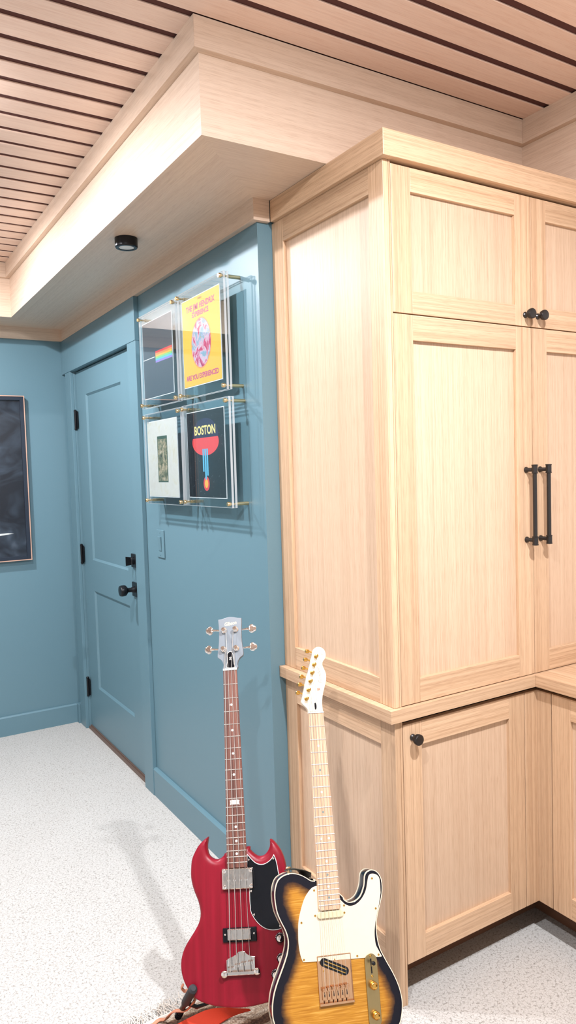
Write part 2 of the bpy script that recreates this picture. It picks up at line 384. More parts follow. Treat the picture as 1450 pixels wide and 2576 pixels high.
# ------------------------------------------------------------------ lamps
LENS = plain('frosted_lamp_lens', lin((222, 224, 222)), 0.4)
def lamp_on():
    m, nt, b = new_mat('lit_lamp_lens'); b.inputs['Emission Color'].default_value = (1, .95, .88, 1); b.inputs['Emission Strength'].default_value = 18; return m
LENS_ON = lamp_on()
def can_light(name, x, y, z, r, hgt, lens, label, group=None):
    t = empty(name, (x, y, z), label, 'ceiling light', group)
    MB().lathe([(r, 0), (r, -hgt+.004), (r-.003, -hgt), (r-.013, -hgt), (r-.013, -hgt+.006), (.01, -hgt+.006)], (x, y, z), n=40).build('housing', BLACK, parent=t)
    o = MB().lathe([(r-.0135, 0.0035), (r-.0135, -.0015), (r-.02, -.0032), (.01, -.0038)], (x, y, z-hgt+.004), n=40).build('lens', lens, parent=t); o['label'] = 'frosted lens'
    return t
can_light('surface_light', 0.985, 2.738, ZS, .043, .036, LENS, 'small black drum light, unlit, under the oak soffit')
for i, (x, y, w) in enumerate(LAMPS):
    t = can_light('downlight', x, y, ZC, .075, .020, LENS_ON, 'black ringed downlight, lit, set in the slatted ceiling', 'lit downlights in the slatted ceiling')
    ld = bpy.data.lights.new('lamp_light', 'POINT'); ld.shadow_soft_size = LAMP_R; ld.energy = w; ld.color = LAMP_COL
    ld.energy = w*POINT_PART
    lo = bpy.data.objects.new('lamp_light', ld); C.objects.link(lo); lo.parent = t; lo.location = (0, 0, -.062)
    ld = bpy.data.lights.new('lamp_beam', 'AREA'); ld.shape = 'DISK'; ld.size = LAMP_R*2.4; ld.energy = w*BEAM_PART; ld.color = LAMP_COL
    lo = bpy.data.objects.new('lamp_beam', ld); C.objects.link(lo); lo.parent = t; lo.location = (0, 0, -.030)

# ------------------------------------------------------------------ cabinetry
REC = 0.012
def shaker(name, parent, u0, u1, z0, z1, face, axis, th=0.019, sw=0.069, tw=0.069, bw=0.069, label=None, flip=False, sub=True, ends=(None, None)):
    """framed door. axis 'x': lies along X, faces -Y at y=face. axis 'y': lies along Y, faces -X at x=face"""
    def bx(mb, a0, a1, b0, b1, d0, d1, mi):
        if axis == 'x': mb.box(a0, a1, face+d0, face+d1, b0, b1, mi)
        else: mb.box(face+d0, face+d1, a0, a1, b0, b1, mi)
    H = 0 if axis == 'x' else 1
    s0 = ends[0] or sw; s1 = ends[1] or sw
    m = MB(); bx(m, u0+s0-.004, u1-s1+.004, z0+bw-.004, z1-tw+.004, REC, th-.001, 0); d = m.build(name, VENEER[2], parent=parent)
    for a0, a1 in ((u0, u0+s0), (u1-s1, u1)):
        m = MB(); bx(m, a0, a1, z0, z1, 0, th, 0); m.build('stile', OAK[2], parent=d, bevel=0.0012)
    m = MB(); bx(m, u0+s0, u1-s1, z1-tw, z1, 0.0001, th, 0); m.build('top_rail', OAK[H], parent=d, bevel=0.0012)
    m = MB(); bx(m, u0+s0, u1-s1, z0, z0+bw, 0.0001, th, 0); m.build('bottom_rail', OAK[H], parent=d, bevel=0.0012)
    if label: d['label'] = label
    return d
def knob(parent, x, y, z):
    MB().lathe([(.0095, 0), (.0095, .003), (.0065, .006), (.006, .013), (.0115, .017), (.0145, .019), (.0145, .022), (.0158, .0235), (.0158, .030), (.0145, .032), (.012, .0326)], (x, y, z), '-y', 28).build('knob', BRONZE, parent=parent)
def pull(parent, x, y, z0, z1):
    m = MB()
    for z in (z0, z1):
        m.lathe([(.0095, 0), (.0095, .003), (.0062, .008), (.0062, .030)], (x, y, z), '-y', 20)
        s = 1 if z == z1 else -1
        m.lathe([(.0085, -.014), (.0098, -.013), (.0098, -.011), (.0088, -.010), (.0088, .010), (.0098, .011), (.0098, .013), (.0085, .014)], (x, y-.034, z+s*.002), n=20)
    m.lathe([(.0066, z0), (.0066, z1)], (x, y-.034, 0), n=20)
    m.build('pull_handle', BRONZE, parent=parent)

ZCT, ZCB = 0.8725, 0.8363
DT = 2.3665
# tall cabinet standing on the worktop
tc = MB()
tc.box(XC+.0205, XR-.002, YF+.022, YE-.002, ZCT+.0005, ZS-.002, 0)
tall = tc.build('tall_cabinet', [OAK[2]], base=((XC+XR)/2, (YF+YE)/2, ZCT))
tag(tall, 'tall pale oak cabinet with framed doors standing on the oak worktop', 'cabinet')
side = MB().box(XC+REC, XC+.018, YF+.060, 2.102, .94, 2.305, 0).build('side_panel', VENEER[2], parent=tall)
for a0, a1 in ((YE-.001, 2.098), (YF+.0655, YF+.001)): MB().box(XC, XC+.019, a0, a1, ZCT+.0005, ZW, 0).build('stile', OAK[2], parent=side, bevel=.001)
MB().box(XC+.0001, XC+.019, YF+.0655, 2.098, 2.300, ZW, 0).build('top_rail', OAK[1], parent=side, bevel=.001)
MB().box(XC+.0001, XC+.019, YF+.0655, 2.098, ZCT+.0005, .9465, 0).build('bottom_rail', OAK[1], parent=side, bevel=.001)
MB().box(XC+.0191, XC+.0245, YF, YF+.03, ZCT+.0005, ZW, 0).build('edge_strip', OAK[2], parent=tall)
cr = MB().box(XC-.0147, XC+.03, YF-.021, YE-.0185, ZW+.0002, ZS-.0008, 1).box(XC-.0142, XR-.002, YF-.0212, YF+.03, ZW+.0006, ZS-.0006, 0)
cr.build('crown_board', [OAK[0], OAK[1]], parent=tall, bevel=.001)
MB().box(XC+.03, XR-.003, YF+.025, YE-.003, ZW+.002, ZS-.001, 0).build('top_board', OAK[0], parent=tall)
MB().box(XC+.0195, XR-.003, YF+.0215, YF+.0225, ZCT+.001, ZW, 0).build('gap_shade_sheet', GAP_SHADE, parent=tall)  # thin dark sheet painting the shade seen through the door gaps
XA0, XA1, XB0, XB1 = 1.3172, 1.8690, 1.8718, 2.4236
for (a0, a1, kx, px) in ((XA0, XA1, 1.842, 1.838), (XB0, XB1, 1.8995, 1.9025)):
    nm = 'left' if a0 == XA0 else 'right'
    du = shaker('upper_door', tall, a0, a1, 1.9703, DT, YF, 'x', bw=.062, tw=.065); knob(du, kx, YF, 2.0045)
    dl = shaker('lower_door', tall, a0, a1, ZCT+.002, 1.9672, YF, 'x', tw=.070); pull(dl, px, YF, 1.307, 1.526)

# worktop (L shape): joins the tall cabinet run and the right hand run
wt = MB().prism([(XC-.0237, YF-.0135), (XK-.0217, YF-.0135), (XR-.001, YE-.0015), (XC-.0237, YE-.0015)], ZCB, ZCT)
wt.prism([(XK-.0217, YF-.0135), (XK-.0217, -.6), (XR-.001, -.6), (XR-.001, YE-.0015)], ZCB, ZCT, 1)
worktop = wt.build('worktop', [OAK[0], OAK[1]], bevel=.001, weld=False)
for p in worktop.data.polygons:
    if abs(p.normal.x) > .95: p.material_index = 1
tag(worktop, 'L shaped pale oak worktop between the tall cabinet and the base cabinets', 'worktop')

# base cabinet below the tall one
DB0, DB1 = 0.1185, 0.8195
bc = MB().box(XC+.0205, XR-.003, YF+.118, YE-.002, 0.0, ZCB-.001).box(XC+.0205, XR-.003, YF+.022, YE-.002, DB0+.004, ZCB-.001)
base = bc.build('base_cabinet', GAP_SHADE, base=((XC+XR)/2, (YF+YE)/2, 0))
tag(base, 'pale oak base cabinet under the worktop below the tall cabinet', 'cabinet')
side = MB().box(XC+REC, XC+.018, YF+.060, 2.102, .176, .757).build('side_panel', VENEER[2], parent=base)
for a0, a1 in ((YE-.001, 2.098), (YF+.0655, YF+.001)): MB().box(XC, XC+.019, a0, a1, 0.0, ZCB-.001).build('stile', OAK[2], parent=side, bevel=.001)
MB().box(XC+.0001, XC+.019, YF+.0655, 2.098, .753, ZCB-.001).build('top_rail', OAK[1], parent=side, bevel=.001)
MB().box(XC+.0001, XC+.019, YF+.0655, 2.098, .0, .180).build('bottom_rail', OAK[1], parent=side, bevel=.001)
MB().box(XC+.0191, XC+.0255, YF, YF+.05, 0, ZCB-.001).build('edge_strip', OAK[2], parent=base)
bd = shaker('door', base, 1.3192, 1.8176, DB0, DB1, YF, 'x'); knob(bd, 1.353, YF, .779)
MB().box(1.8206, XK+.019, YF, YF+.019, DB0, DB1).build('filler_strip', OAK[2], parent=base, bevel=.001)
MB().box(XC+.026, XK+.12, YF+.113, YF+.1185, 0.0, DB0+.003).build('toe_kick', TOEK, parent=base)

# base cabinets of the right hand run
rb = MB().box(XK+.118, XR-.003, -.58, YF-.001, 0.0, ZCB-.001).box(XK+.022, XR-.003, -.58, YF+.021, DB0+.004, ZCB-.001)
rbase = rb.build('base_cabinet', GAP_SHADE, base=((XK+XR)/2, .5, 0))
tag(rbase, 'pale oak base cabinet at the right edge, turned towards the guitars', 'cabinet')
MB().box(XK, XK+.019, 1.5225, YF-.0003, DB0, DB1).build('filler_strip', OAK[2], parent=rbase, bevel=.001)
shaker('door', rbase, 1.020, 1.5195, DB0, DB1, XK, 'y')
shaker('door', rbase, .517, 1.017, DB0, DB1, XK, 'y')
MB().box(XK+.113, XK+.1185, -.58, YF+.112, 0.0, DB0+.003).build('toe_kick', TOEK, parent=rbase)

# ------------------------------------------------------------------ light switch
t = empty('light_switch', (XW, 3.137, 1.17), 'teal painted rocker light switch on the wall below the record displays', 'light switch')
MB().box(XW-.006, XW, 3.095, 3.180, 1.168, 1.294).build('cover_plate', TEAL, parent=t, bevel=.002)
m = MB(); v = [(XW-.0065,3.122,1.199),(XW-.0065,3.153,1.199),(XW-.0065,3.153,1.264),(XW-.0065,3.122,1.264),(XW-.0085,3.1225,1.1995),(XW-.0085,3.1525,1.1995),(XW-.0135,3.1525,1.2635),(XW-.0135,3.1225,1.2635)]
m.add(v, [(3,2,1,0),(4,5,6,7),(0,1,5,4),(1,2,6,5),(2,3,7,6),(3,0,4,7)]).build('rocker', TEAL, parent=t, bevel=.0008)
for z in (1.180, 1.282): MB().lathe([(.003, 0), (.003, .0012), (.0018, .0018)], (XW-.006, 3.137, z), '-x', 12).build('screw', TEAL, parent=t)

# ------------------------------------------------------------------ framed picture on the left wall
def picture_mat():
    m, nt, b = new_mat('dark_picture_print')
    tc = node(nt, 'ShaderNodeTexCoord'); mp = node(nt, 'ShaderNodeMapping'); mp.inputs['Scale'].default_value = (2.2, 1, 3.4); mp.inputs['Rotation'].default_value = (0, 0.6, 0)
    nt.links.new(tc.outputs['Object'], mp.inputs['Vector'])
    n = node(nt, 'ShaderNodeTexNoise'); n.inputs['Scale'].default_value = 2.2; n.inputs['Distortion'].default_value = 1.6; nt.links.new(mp.outputs[0], n.inputs['Vector'])
    r = ramp(nt, [(0.38, lin((16, 22, 32))), (0.62, lin((44, 54, 66))), (0.8, lin((70, 80, 92)))], n.outputs['Fac'])
    nt.links.new(r.outputs[0], b.inputs['Base Color']); b.inputs['Roughness'].default_value = 0.35
    return m
NAVY = plain('black_blue_frame', lin((30, 40, 54)), 0.38)
COPPER = plain('pale_copper_edge', lin((222, 178, 156)), 0.35, metal=0.4)
t = empty('framed_picture', (.62, YC, 1.053), 'tall dark picture in a navy frame with copper edge on the left wall', 'picture')
x0, x1, z0, z1 = .255, .974, 1.053, 2.036
def frame_bars(a, w, y0, y1, mat, name, bev=.001):
    m = MB().box(x0+a, x0+a+w, y0, y1, z0+a, z1-a).box(x1-a-w, x1-a, y0, y1, z0+a, z1-a).box(x0+a+w, x1-a-w, y0, y1, z0+a, z0+a+w).box(x0+a+w, x1-a-w, y0, y1, z1-a-w, z1-a)
    return m.build(name, mat, parent=t, bevel=bev)
frame_bars(0, .0055, YC-.040, YC-.0005, COPPER, 'copper_edge', 0)
frame_bars(.0055, .022, YC-.038, YC-.0005, NAVY, 'frame')
cv = MB().box(x0+.02, x1-.02, YC-.026, YC-.010, z0+.02, z1-.02).build('print', picture_mat(), parent=t)
PALE = plain('pale_print_ink', lin((205, 208, 205)), 0.5)
MB().prism([(.60,1.188),(.76,1.205),(.845,1.213),(.878,1.2165),(.845,1.222),(.76,1.219),(.60,1.21)], 0, .0004, M=Matrix(((1,0,0,0),(0,0,-1,YC-.0261),(0,1,0,0),(0,0,0,1)))).build('pale_streak', PALE, parent=cv)
MB().prism([(.60,1.235),(.70,1.245),(.775,1.232),(.80,1.228),(.72,1.262),(.60,1.272)], 0, .0004, M=Matrix(((1,0,0,0),(0,0,-1,YC-.0261),(0,1,0,0),(0,0,0,1)))).build('pale_streak', PALE, parent=cv)

# ------------------------------------------------------------------ record displays
F0, F1 = 0.050, 0.0715        # gap from the wall, front of the front sheet
def on_wall(y, z, d):        # x to the right as seen, y up, z out of the wall
    return Matrix(((0,0,-1,XW-d),(-1,0,0,y),(0,1,0,z),(0,0,0,1)))
def sheet(mb, y0, y1, z0, z1, d0, d1):
    v = [(XW-d0,y0,z0),(XW-d0,y1,z0),(XW-d0,y1,z1),(XW-d0,y0,z1),(XW-d1,y0,z0),(XW-d1,y1,z0),(XW-d1,y1,z1),(XW-d1,y0,z1)]
    mb.add(v, [(0,1,2,3),(4,7,6,5)], 0); mb.add(v, [(0,4,5,1),(1,5,6,2),(2,6,7,3),(3,7,4,0)], 1)
DISP = [('upper left clear acrylic record display holding the grey sleeve', 2.7165, 3.120, 1.834, 2.234),
        ('upper right clear acrylic record display holding the yellow sleeve', 2.290, 2.6935, 1.834, 2.237),
        ('lower left clear acrylic record display holding the cream sleeve', 2.7025, 3.106, 1.419, 1.808),
        ('lower right clear acrylic record display holding the black sleeve', 2.281, 2.6865, 1.421, 1.809)]
GRP = 'clear record displays on the teal wall'
for lab, y0, y1, z0, z1 in DISP:
    t = empty('record_display', (XW-F0, (y0+y1)/2, z0), lab, 'record display', GRP)
    m = MB(); sheet(m, y0, y1, z0, z1, F1-.0085, F1); o = m.build('front_sheet', [ACR, ACRE], parent=t, weld=False)
    m = MB(); sheet(m, y0, y1, z0, z1, F0, F0+.0085); o = m.build('back_sheet', [ACR, ACRE], parent=t, weld=False)
    for y in (y0+.014, y1-.014):
        for z in (z0+.014, z1-.014):
            MB().lathe([(.0065, 0.0002), (.0065, F0), (.0035, F0), (.0035, F1), (.0075, F1), (.0078, F1+.004), (.0078, F1+.010), (.0068, F1+.0115)], (XW, y, z), '-x', 20).build('standoff', BRASS, parent=t)

def art_mat(name, fn):
    m, nt, b = new_mat(name); tc = node(nt, 'ShaderNodeTexCoord'); c = fn(nt, tc.outputs['Object']); nt.links.new(c, b.inputs['Base Color']); b.inputs['Roughness'].default_value = 0.4; return m
def noisec(nt, v, scale, stops, detail=4, dist=0.0, rg=.6):
    n = node(nt, 'ShaderNodeTexNoise'); n.inputs['Scale'].default_value = scale; n.inputs['Detail'].default_value = detail; n.inputs['Distortion'].default_value = dist; n.inputs['Roughness'].default_value = rg
    nt.links.new(v, n.inputs['Vector']); return ramp(nt, stops, n.outputs['Fac']).outputs[0]
def speck(nt, v, base, star, scale=190, th=.16):
    vo = node(nt, 'ShaderNodeTexVoronoi'); vo.inputs['Scale'].default_value = scale; nt.links.new(v, vo.inputs['Vector'])
    n = node(nt, 'ShaderNodeTexNoise'); n.inputs['Scale'].default_value = 60; nt.links.new(v, n.inputs['Vector'])
    a = math_(nt, 'LESS_THAN', vo.outputs['Distance'], th); b_ = math_(nt, 'GREATER_THAN', n.outputs['Fac'], .60)
    return mixc(nt, math_(nt, 'MULTIPLY', a, b_), base, star)
PAPER_GREY = plain('charcoal_card', lin((64, 70, 80)), 0.45)
PAPER_YEL = plain('yellow_card', lin((226, 176, 50)), 0.45)
PAPER_BLK = art_mat('black_card_with_specks', lambda nt, v: speck(nt, v, (0.006, 0.007, 0.009), lin((190, 195, 200))))
PAPER_CREAM = art_mat('mottled_cream_card', lambda nt, v: mixc(nt, 0.9, lin((238, 234, 226)), noisec(nt, v, 14, [(0.35, lin((214, 206, 184))), (0.5, lin((222, 220, 214))), (0.66, lin((214, 208, 200))), (0.75, lin((196, 186, 170)))], 8, .8, .75)))
OVAL = art_mat('pink_blue_mottled_print', lambda nt, v: noisec(nt, v, 20, [(0.30, lin((150, 24, 70))), (0.42, lin((190, 50, 104))), (0.50, lin((206, 176, 190))), (0.58, lin((110, 160, 186))), (0.68, lin((206, 150, 50)))], 5, .8))
GREENP = art_mat('grey_green_mottled_print', lambda nt, v: noisec(nt, v, 30, [(0.32, lin((48, 58, 52))), (0.48, lin((120, 128, 106))), (0.56, lin((186, 168, 140))), (0.68, lin((206, 210, 200)))], 8, .6, .7))
INK = {k: plain(k+'_ink', lin(c), 0.45) for k, c in dict(magenta=(190, 50, 120), orange=(238, 140, 80), red=(230, 70, 72), navy=(34, 34, 66), sky=(96, 182, 218), cream=(244, 222, 140), white=(236, 238, 240), green=(72, 100, 88), violet=(150, 120, 205), leaf=(130, 200, 120), amber=(246, 180, 70), pale=(226, 228, 235), brown=(120, 66, 84)).items()}
def ell(cx, cy, rx, ry, n=48, a0=0, a1=2*PI): return [(cx+rx*math.cos(a0+(a1-a0)*k/n), cy+ry*math.sin(a0+(a1-a0)*k/n)) for k in range(n if abs(a1-a0-2*PI) < 1e-6 else n+1)]
SD = 0.0622      # sleeve face distance from the wall
def sleeve(y0, y1, z0, z1, mat, label):
    y0, y1 = sorted((y0, y1)); cy, cz = (y0+y1)/2, (z0+z1)/2
    o = MB().box(XW-SD, XW-F0-.0088, y0, y1, z0, z1).build('record_sleeve', mat, base=(XW-SD+.002, cy, z0))
    tag(o, label, 'record sleeve', 'square record sleeves inside the clear displays')
    b = MB().box(XW-SD+.0006, XW-F0-.0091, y0-.003, y1+.003, z0-.003, z1+.003).build('card_edge', INK['white'], parent=o)
    def put(name, poly, mat, lift=1):
        return MB().prism(poly, 0, .00012*lift, M=on_wall(cy, cz, SD)).build(name, mat, parent=o)
    return o, put, cy, cz
o, put, cy, cz = sleeve(2.778, 3.104, 1.876, 2.196, PAPER_GREY, 'charcoal record sleeve with thin coloured stripes, inside the upper left display')
for k, c in enumerate(('red', 'orange', 'amber', 'leaf', 'sky', 'violet')):
    put('printed_stripe', [(-.02, .028-.008*k), (.160, .028-.008*k), (.160, .0205-.008*k), (-.02, .0205-.008*k)], INK[c])
put('printed_line', [(-.158, .005), (-.03, .005), (-.03, .008), (-.158, .008)], INK['white'])
o, put, cy, cz = sleeve(2.342, 2.669, 1.877, 2.203, PAPER_YEL, 'yellow record sleeve with a mottled pink oval, inside the upper right display')
put('oval_rim', ell(.0, -.012, .088, .094), INK['orange']); put('printed_oval', ell(.0, -.012, .083, .089), OVAL, 3)
text_mesh('lettering', 'THE JIMI HENDRIX', .030, on_wall(cy, cz+.125, SD+.0001), INK['magenta'], o, bold=.0007, sx=1.0)
text_mesh('lettering', 'EXPERIENCE', .026, on_wall(cy, cz+.098, SD+.0001), INK['magenta'], o, bold=.0007)
text_mesh('lettering', 'ARE YOU EXPERIENCED', .026, on_wall(cy, cz-.132, SD+.0001), INK['magenta'], o, bold=.0007)
text_mesh('lettering', 'STEREO', .010, on_wall(cy, cz+.151, SD+.0001), INK['brown'], o)
o, put, cy, cz = sleeve(2.766, 3.092, 1.452, 1.772, PAPER_CREAM, 'cream mottled record sleeve with a small grey green panel, inside the lower left display')
put('print_border', [(-.052, -.10), (.058, -.10), (.058, .095), (-.052, .095)], INK['green']); put('printed_panel', [(-.046, -.094), (.052, -.094), (.052, .082), (-.046, .082)], GREENP, 3)
o, put, cy, cz = sleeve(2.341, 2.661, 1.455, 1.777, PAPER_BLK, 'black record sleeve with a red half disc and blue bars, inside the lower right display')
put('red_half_disc', ell(.0, .045, .115, .05), INK['red']); put('navy_half_disc', ell(.0, .062, .115, .072, 40, 0, PI), INK['navy'], 3)
for k, (x, w, l) in enumerate(((-.026, .012, .085), (-.009, .014, .115), (.009, .012, .10))): put('blue_bar', [(x, .02), (x+w, .02), (x+w, .02-l), (x, .02-l)], INK['sky'], 2)
put('small_red_disc', ell(.0, -.110, .026, .027), INK['red']); put('small_amber_disc', ell(.0, -.110, .015, .016), INK['amber'], 3)
text_mesh('lettering', 'BOSTON', .046, on_wall(cy, cz+.088, SD+.0004), INK['cream'], o, bold=.0012)

# ------------------------------------------------------------------ guitars
def catmull(P, closed=True, sub=4):
    n = len(P); out = []
    for i in range(n if closed else n-1):
        g = lambda k: P[k % n] if closed else P[max(0, min(n-1, k))]
        p0, p1, p2, p3 = g(i-1), g(i), g(i+1), g(i+2)
        for s in range(sub):
            t = s/sub
            out.append(tuple(0.5*((2*p1[a])+(-p0[a]+p2[a])*t+(2*p0[a]-5*p1[a]+4*p2[a]-p3[a])*t*t+(-p0[a]+3*p1[a]-3*p2[a]+p3[a])*t**3) for a in (0, 1)))
    if not closed: out.append(P[-1])
    return out
def area(P): return sum(P[i][0]*P[(i+1)%len(P)][1]-P[(i+1)%len(P)][0]*P[i][1] for i in range(len(P)))/2
def dist_to(Q, P):
    Q = np.array(Q); P = np.array(P); B = np.roll(P, -1, 0); d = np.full(len(Q), 9.0)
    for a, b in zip(P, B):
        ab = b-a; L = ab@ab
        if L < 1e-14: continue
        t = np.clip(((Q-a)@ab)/L, 0, 1); d = np.minimum(d, np.hypot(*(Q-(a+t[:, None]*ab)).T))
    return d
def inside(Q, P):
    Q = np.array(Q); r = np.zeros(len(Q), bool); n = len(P)
    for i in range(n):
        (x1, y1), (x2, y2) = P[i], P[(i+1) % n]
        c = ((y1 > Q[:, 1]) != (y2 > Q[:, 1]))
        with np.errstate(all='ignore'): xs = (x2-x1)*(Q[:, 1]-y1)/(y2-y1+1e-15)+x1
        r ^= c & (Q[:, 0] < xs)
    return r
def slab(mb, P, ztop, zbot, prof_top=None, prof_bot=None, res=.006, rings=(.0008, .002, .004, .007, .011), mi=0, smooth=True):
    """thick plate with outline P; its top is lowered near the rim by prof_top(distance to the rim)"""
    if area(P) < 0: P = P[::-1]
    n = len(P); Pn = np.array(P); T = np.roll(Pn, -1, 0)-np.roll(Pn, 1, 0); T /= np.linalg.norm(T, axis=1)[:, None]+1e-12; N = np.stack([-T[:, 1], T[:, 0]], 1)
    pts = []
    if prof_top:
        for r in rings:
            q = Pn+N*r; ok = inside(q, P) & (dist_to(q, P) > r*.93); pts += [tuple(a) for a in q[ok][::1]]
        lo, hi = Pn.min(0), Pn.max(0); gx = np.arange(lo[0], hi[0], res); gy = np.arange(lo[1], hi[1], res*.87)
        g = np.array([(x+(j % 2)*res/2, y) for j, y in enumerate(gy) for x in gx]); ok = inside(g, P); g = g[ok]; g = g[dist_to(g, P) > max(rings)+res*.4]
        pts += [tuple(a) for a in g]
    allp = [Vector(p) for p in P]+[Vector(p) for p in pts]
    vo, _, fo, *_r = delaunay_2d_cdt(allp, [(i, (i+1) % n) for i in range(n)], [], 1, 1e-6)
    d = dist_to([tuple(v) for v in vo], P)
    zt = [ztop-(prof_top(x, v) if prof_top else 0) for x, v in zip(d, vo)]; zb = [zbot+(prof_bot(x, v) if prof_bot else 0) for x, v in zip(d, vo)]
    m = len(vo); V = [(v.x, v.y, z) for v, z in zip(vo, zt)]+[(v.x, v.y, z) for v, z in zip(vo, zb)]
    cnt = {}
    for f in fo:
        for a, b in zip(f, f[1:]+f[:1]): cnt[(a, b)] = 1
    F = [tuple(f) for f in fo]+[tuple(i+m for i in reversed(f)) for f in fo]
    F += [(b, a, a+m, b+m) for (a, b) in cnt if (b, a) not in cnt]
    k = len(mb.v); mb.add(V, F, mi, smooth); return k, list(d)+list(d)
def rnd(r): return lambda d, v=None: 0 if d >= r else r-math.sqrt(max(0, r*r-(r-d)**2))
def gpart(mb, name, mats, parent, top, bevel=0, weld=True):
    """part in guitar space: x across, y up the neck from the nut, z towards the player"""
    o = mb.build(name, mats, parent=top, off=(0, top['_base'], 0) if parent is top else (0, 0, 0), bevel=bevel, weld=weld)
    o.parent = parent
    return o
def guitar_root(name, nut, u, v, n, basey, label):
    R3 = Matrix((u, v, n)).transposed(); nut = Vector(nut)
    loc = nut-Vector(v)*basey
    t = empty(name, loc, label, 'guitar', rot=R3); t['_base'] = basey; t['_org'] = (0, 0, 0); return t
def slice_frets(scale, cnt, wn, w12, zf, r=.0011):
    for k in range(1, cnt+1):
        y = -scale*(1-2**(-k/12)); yield k, y, (wn+(w12-wn)*(-y)/(scale/2))/2
def fretboard(top, scale, cnt, wn, w12, yend, mat, z0, round_end=0.0, fretmat=None):
    we = wn+(w12-wn)*(-yend)/(scale/2); m = MB()
    P = [(-wn/2, -.002), (wn/2, -.002), (we/2, yend+round_end), (we/2-round_end*.8, yend), (-we/2+round_end*.8, yend), (-we/2, yend+round_end)] if round_end else [(-wn/2, -.002), (wn/2, -.002), (we/2, yend), (-we/2, yend)]
    m.prism(P, z0, 0); fb = gpart(m, 'fretboard', mat, top, top, bevel=.0008)
    for k, y, hw in slice_frets(scale, cnt, wn, w12, 0):
        m = MB().tube([(-hw, y, .0002), (hw, y, .0002)], .00125, 8, up=Vector((0, 0, 1))); f = gpart(m, 'fret', NICKEL, fb, top)
    return fb
def mid(scale, k): return -scale*(1-(2**(-k/12)+2**(-(k-1)/12))/2)

# baked outlines, metres, from the nut
BASS_BODY_L = [(-0.0321, -0.5052),(-0.0397, -0.5118),(-0.0496, -0.5191),(-0.0613, -0.5216),(-0.0729, -0.5178),(-0.0824, -0.5094),(-0.0864, -0.4969),(-0.0872, -0.4845),(-0.0853, -0.4722),(-0.0837, -0.4625),(-0.086, -0.4625),(-0.097, -0.4697),(-0.107, -0.478),(-0.1171, -0.4898),(-0.1306, -0.5143),(-0.1346, -0.5384),(-0.1351, -0.5625),(-0.1314, -0.5826),(-0.1255, -0.6007),(-0.1178, -0.6188),(-0.1129, -0.6347),(-0.1102, -0.6543),(-0.1137, -0.6734),(-0.1229, -0.6902),(-0.1364, -0.7086),(-0.1498, -0.7269),(-0.1598, -0.7471),(-0.1644, -0.7693),(-0.163, -0.7917),(-0.1556, -0.8141),(-0.143, -0.8347),(-0.1262, -0.8518),(-0.1052, -0.8628),(-0.0756, -0.8712),(-0.0419, -0.8763),(-0.0124, -0.8783),(0.0171, -0.877),(0.0468, -0.873),(0.0809, -0.8651)]
BASS_BODY_R = [(0.0246, -0.4839),(0.0291, -0.493),(0.0345, -0.502),(0.0437, -0.5113),(0.053, -0.518),(0.0626, -0.5203),(0.0723, -0.5182),(0.0803, -0.5126),(0.0865, -0.505),(0.0905, -0.4965),(0.0917, -0.4878),(0.0918, -0.479),(0.0942, -0.4779),(0.1014, -0.4822),(0.1104, -0.4924),(0.1193, -0.5052),(0.1261, -0.5195),(0.1309, -0.5354),(0.1336, -0.5528),(0.1336, -0.5683)]
BASS_GUARD = [(0.0256, -0.5468),(0.0273, -0.5104),(0.0337, -0.5177),(0.0429, -0.5278),(0.0522, -0.5353),(0.0635, -0.5391),(0.0751, -0.5383),(0.0869, -0.5329),(0.096, -0.5256),(0.1023, -0.5161),(0.1066, -0.5254),(0.1104, -0.5412),(0.1126, -0.5585),(0.1131, -0.5757),(0.0936, -0.6286),(0.0974, -0.6457),(0.0998, -0.6584),(0.1045, -0.6711),(0.1132, -0.684),(0.1187, -0.6953),(0.1074, -0.701),(0.0901, -0.7024),(0.0731, -0.6992),(0.0578, -0.6909),(0.0443, -0.6778),(0.034, -0.662),(0.0298, -0.6492),(0.0306, -0.6455),(0.0294, -0.6321),(0.03, -0.5984)]
BASS_HEAD = [(-0.0323, 0.1564),(-0.0243, 0.1565),(-0.0165, 0.1574),(-0.0055, 0.1611),(0.0069, 0.1617),(0.0192, 0.1599),(0.0283, 0.1576),(0.0406, 0.1565),(0.0403, 0.1419),(0.0384, 0.1113),(0.0389, 0.0808),(0.0413, 0.0565),(0.0411, 0.0415),(0.0324, 0.0347),(0.026, 0.0263),(0.0225, 0.0146),(0.0212, 0.0007),(-0.0198, 0.0016),(-0.0198, 0.0135),(-0.0232, 0.0256),(-0.0298, 0.0336),(-0.0375, 0.0402),(-0.035, 0.0595),(-0.0319, 0.0865),(-0.0305, 0.1169),(-0.0313, 0.14)]
BASS_POSTS = [(-0.0139, 0.1202),(0.0215, 0.1211),(-0.0174, 0.0626),(0.0217, 0.0626)]
BASS_BUTTONS = [(-0.0595, 0.1258),(0.0685, 0.1231),(-0.0642, 0.0673),(0.0689, 0.0665)]
BASS_TRUSS = [(0.0029, 0.0558),(0.0102, 0.0484),(0.0114, 0.0379),(0.0135, 0.0153),(0.0154, 0.0048),(-0.011, 0.0061),(-0.0081, 0.0245),(-0.008, 0.0469)]
BASS_LOGO = [(-0.0133, 0.1386),(0.0247, 0.1447)]
BASS_PU1 = [(-0.0436, -0.5452),(0.0437, -0.5449),(0.0435, -0.5959),(-0.0434, -0.5977)]
BASS_PU2 = [(-0.0469, -0.6909),(0.046, -0.6907),(0.0451, -0.7248),(-0.0473, -0.7258)]
BASS_PU2C = [(-0.0334, -0.6926),(0.031, -0.6924),(0.032, -0.7204),(-0.0343, -0.7199)]
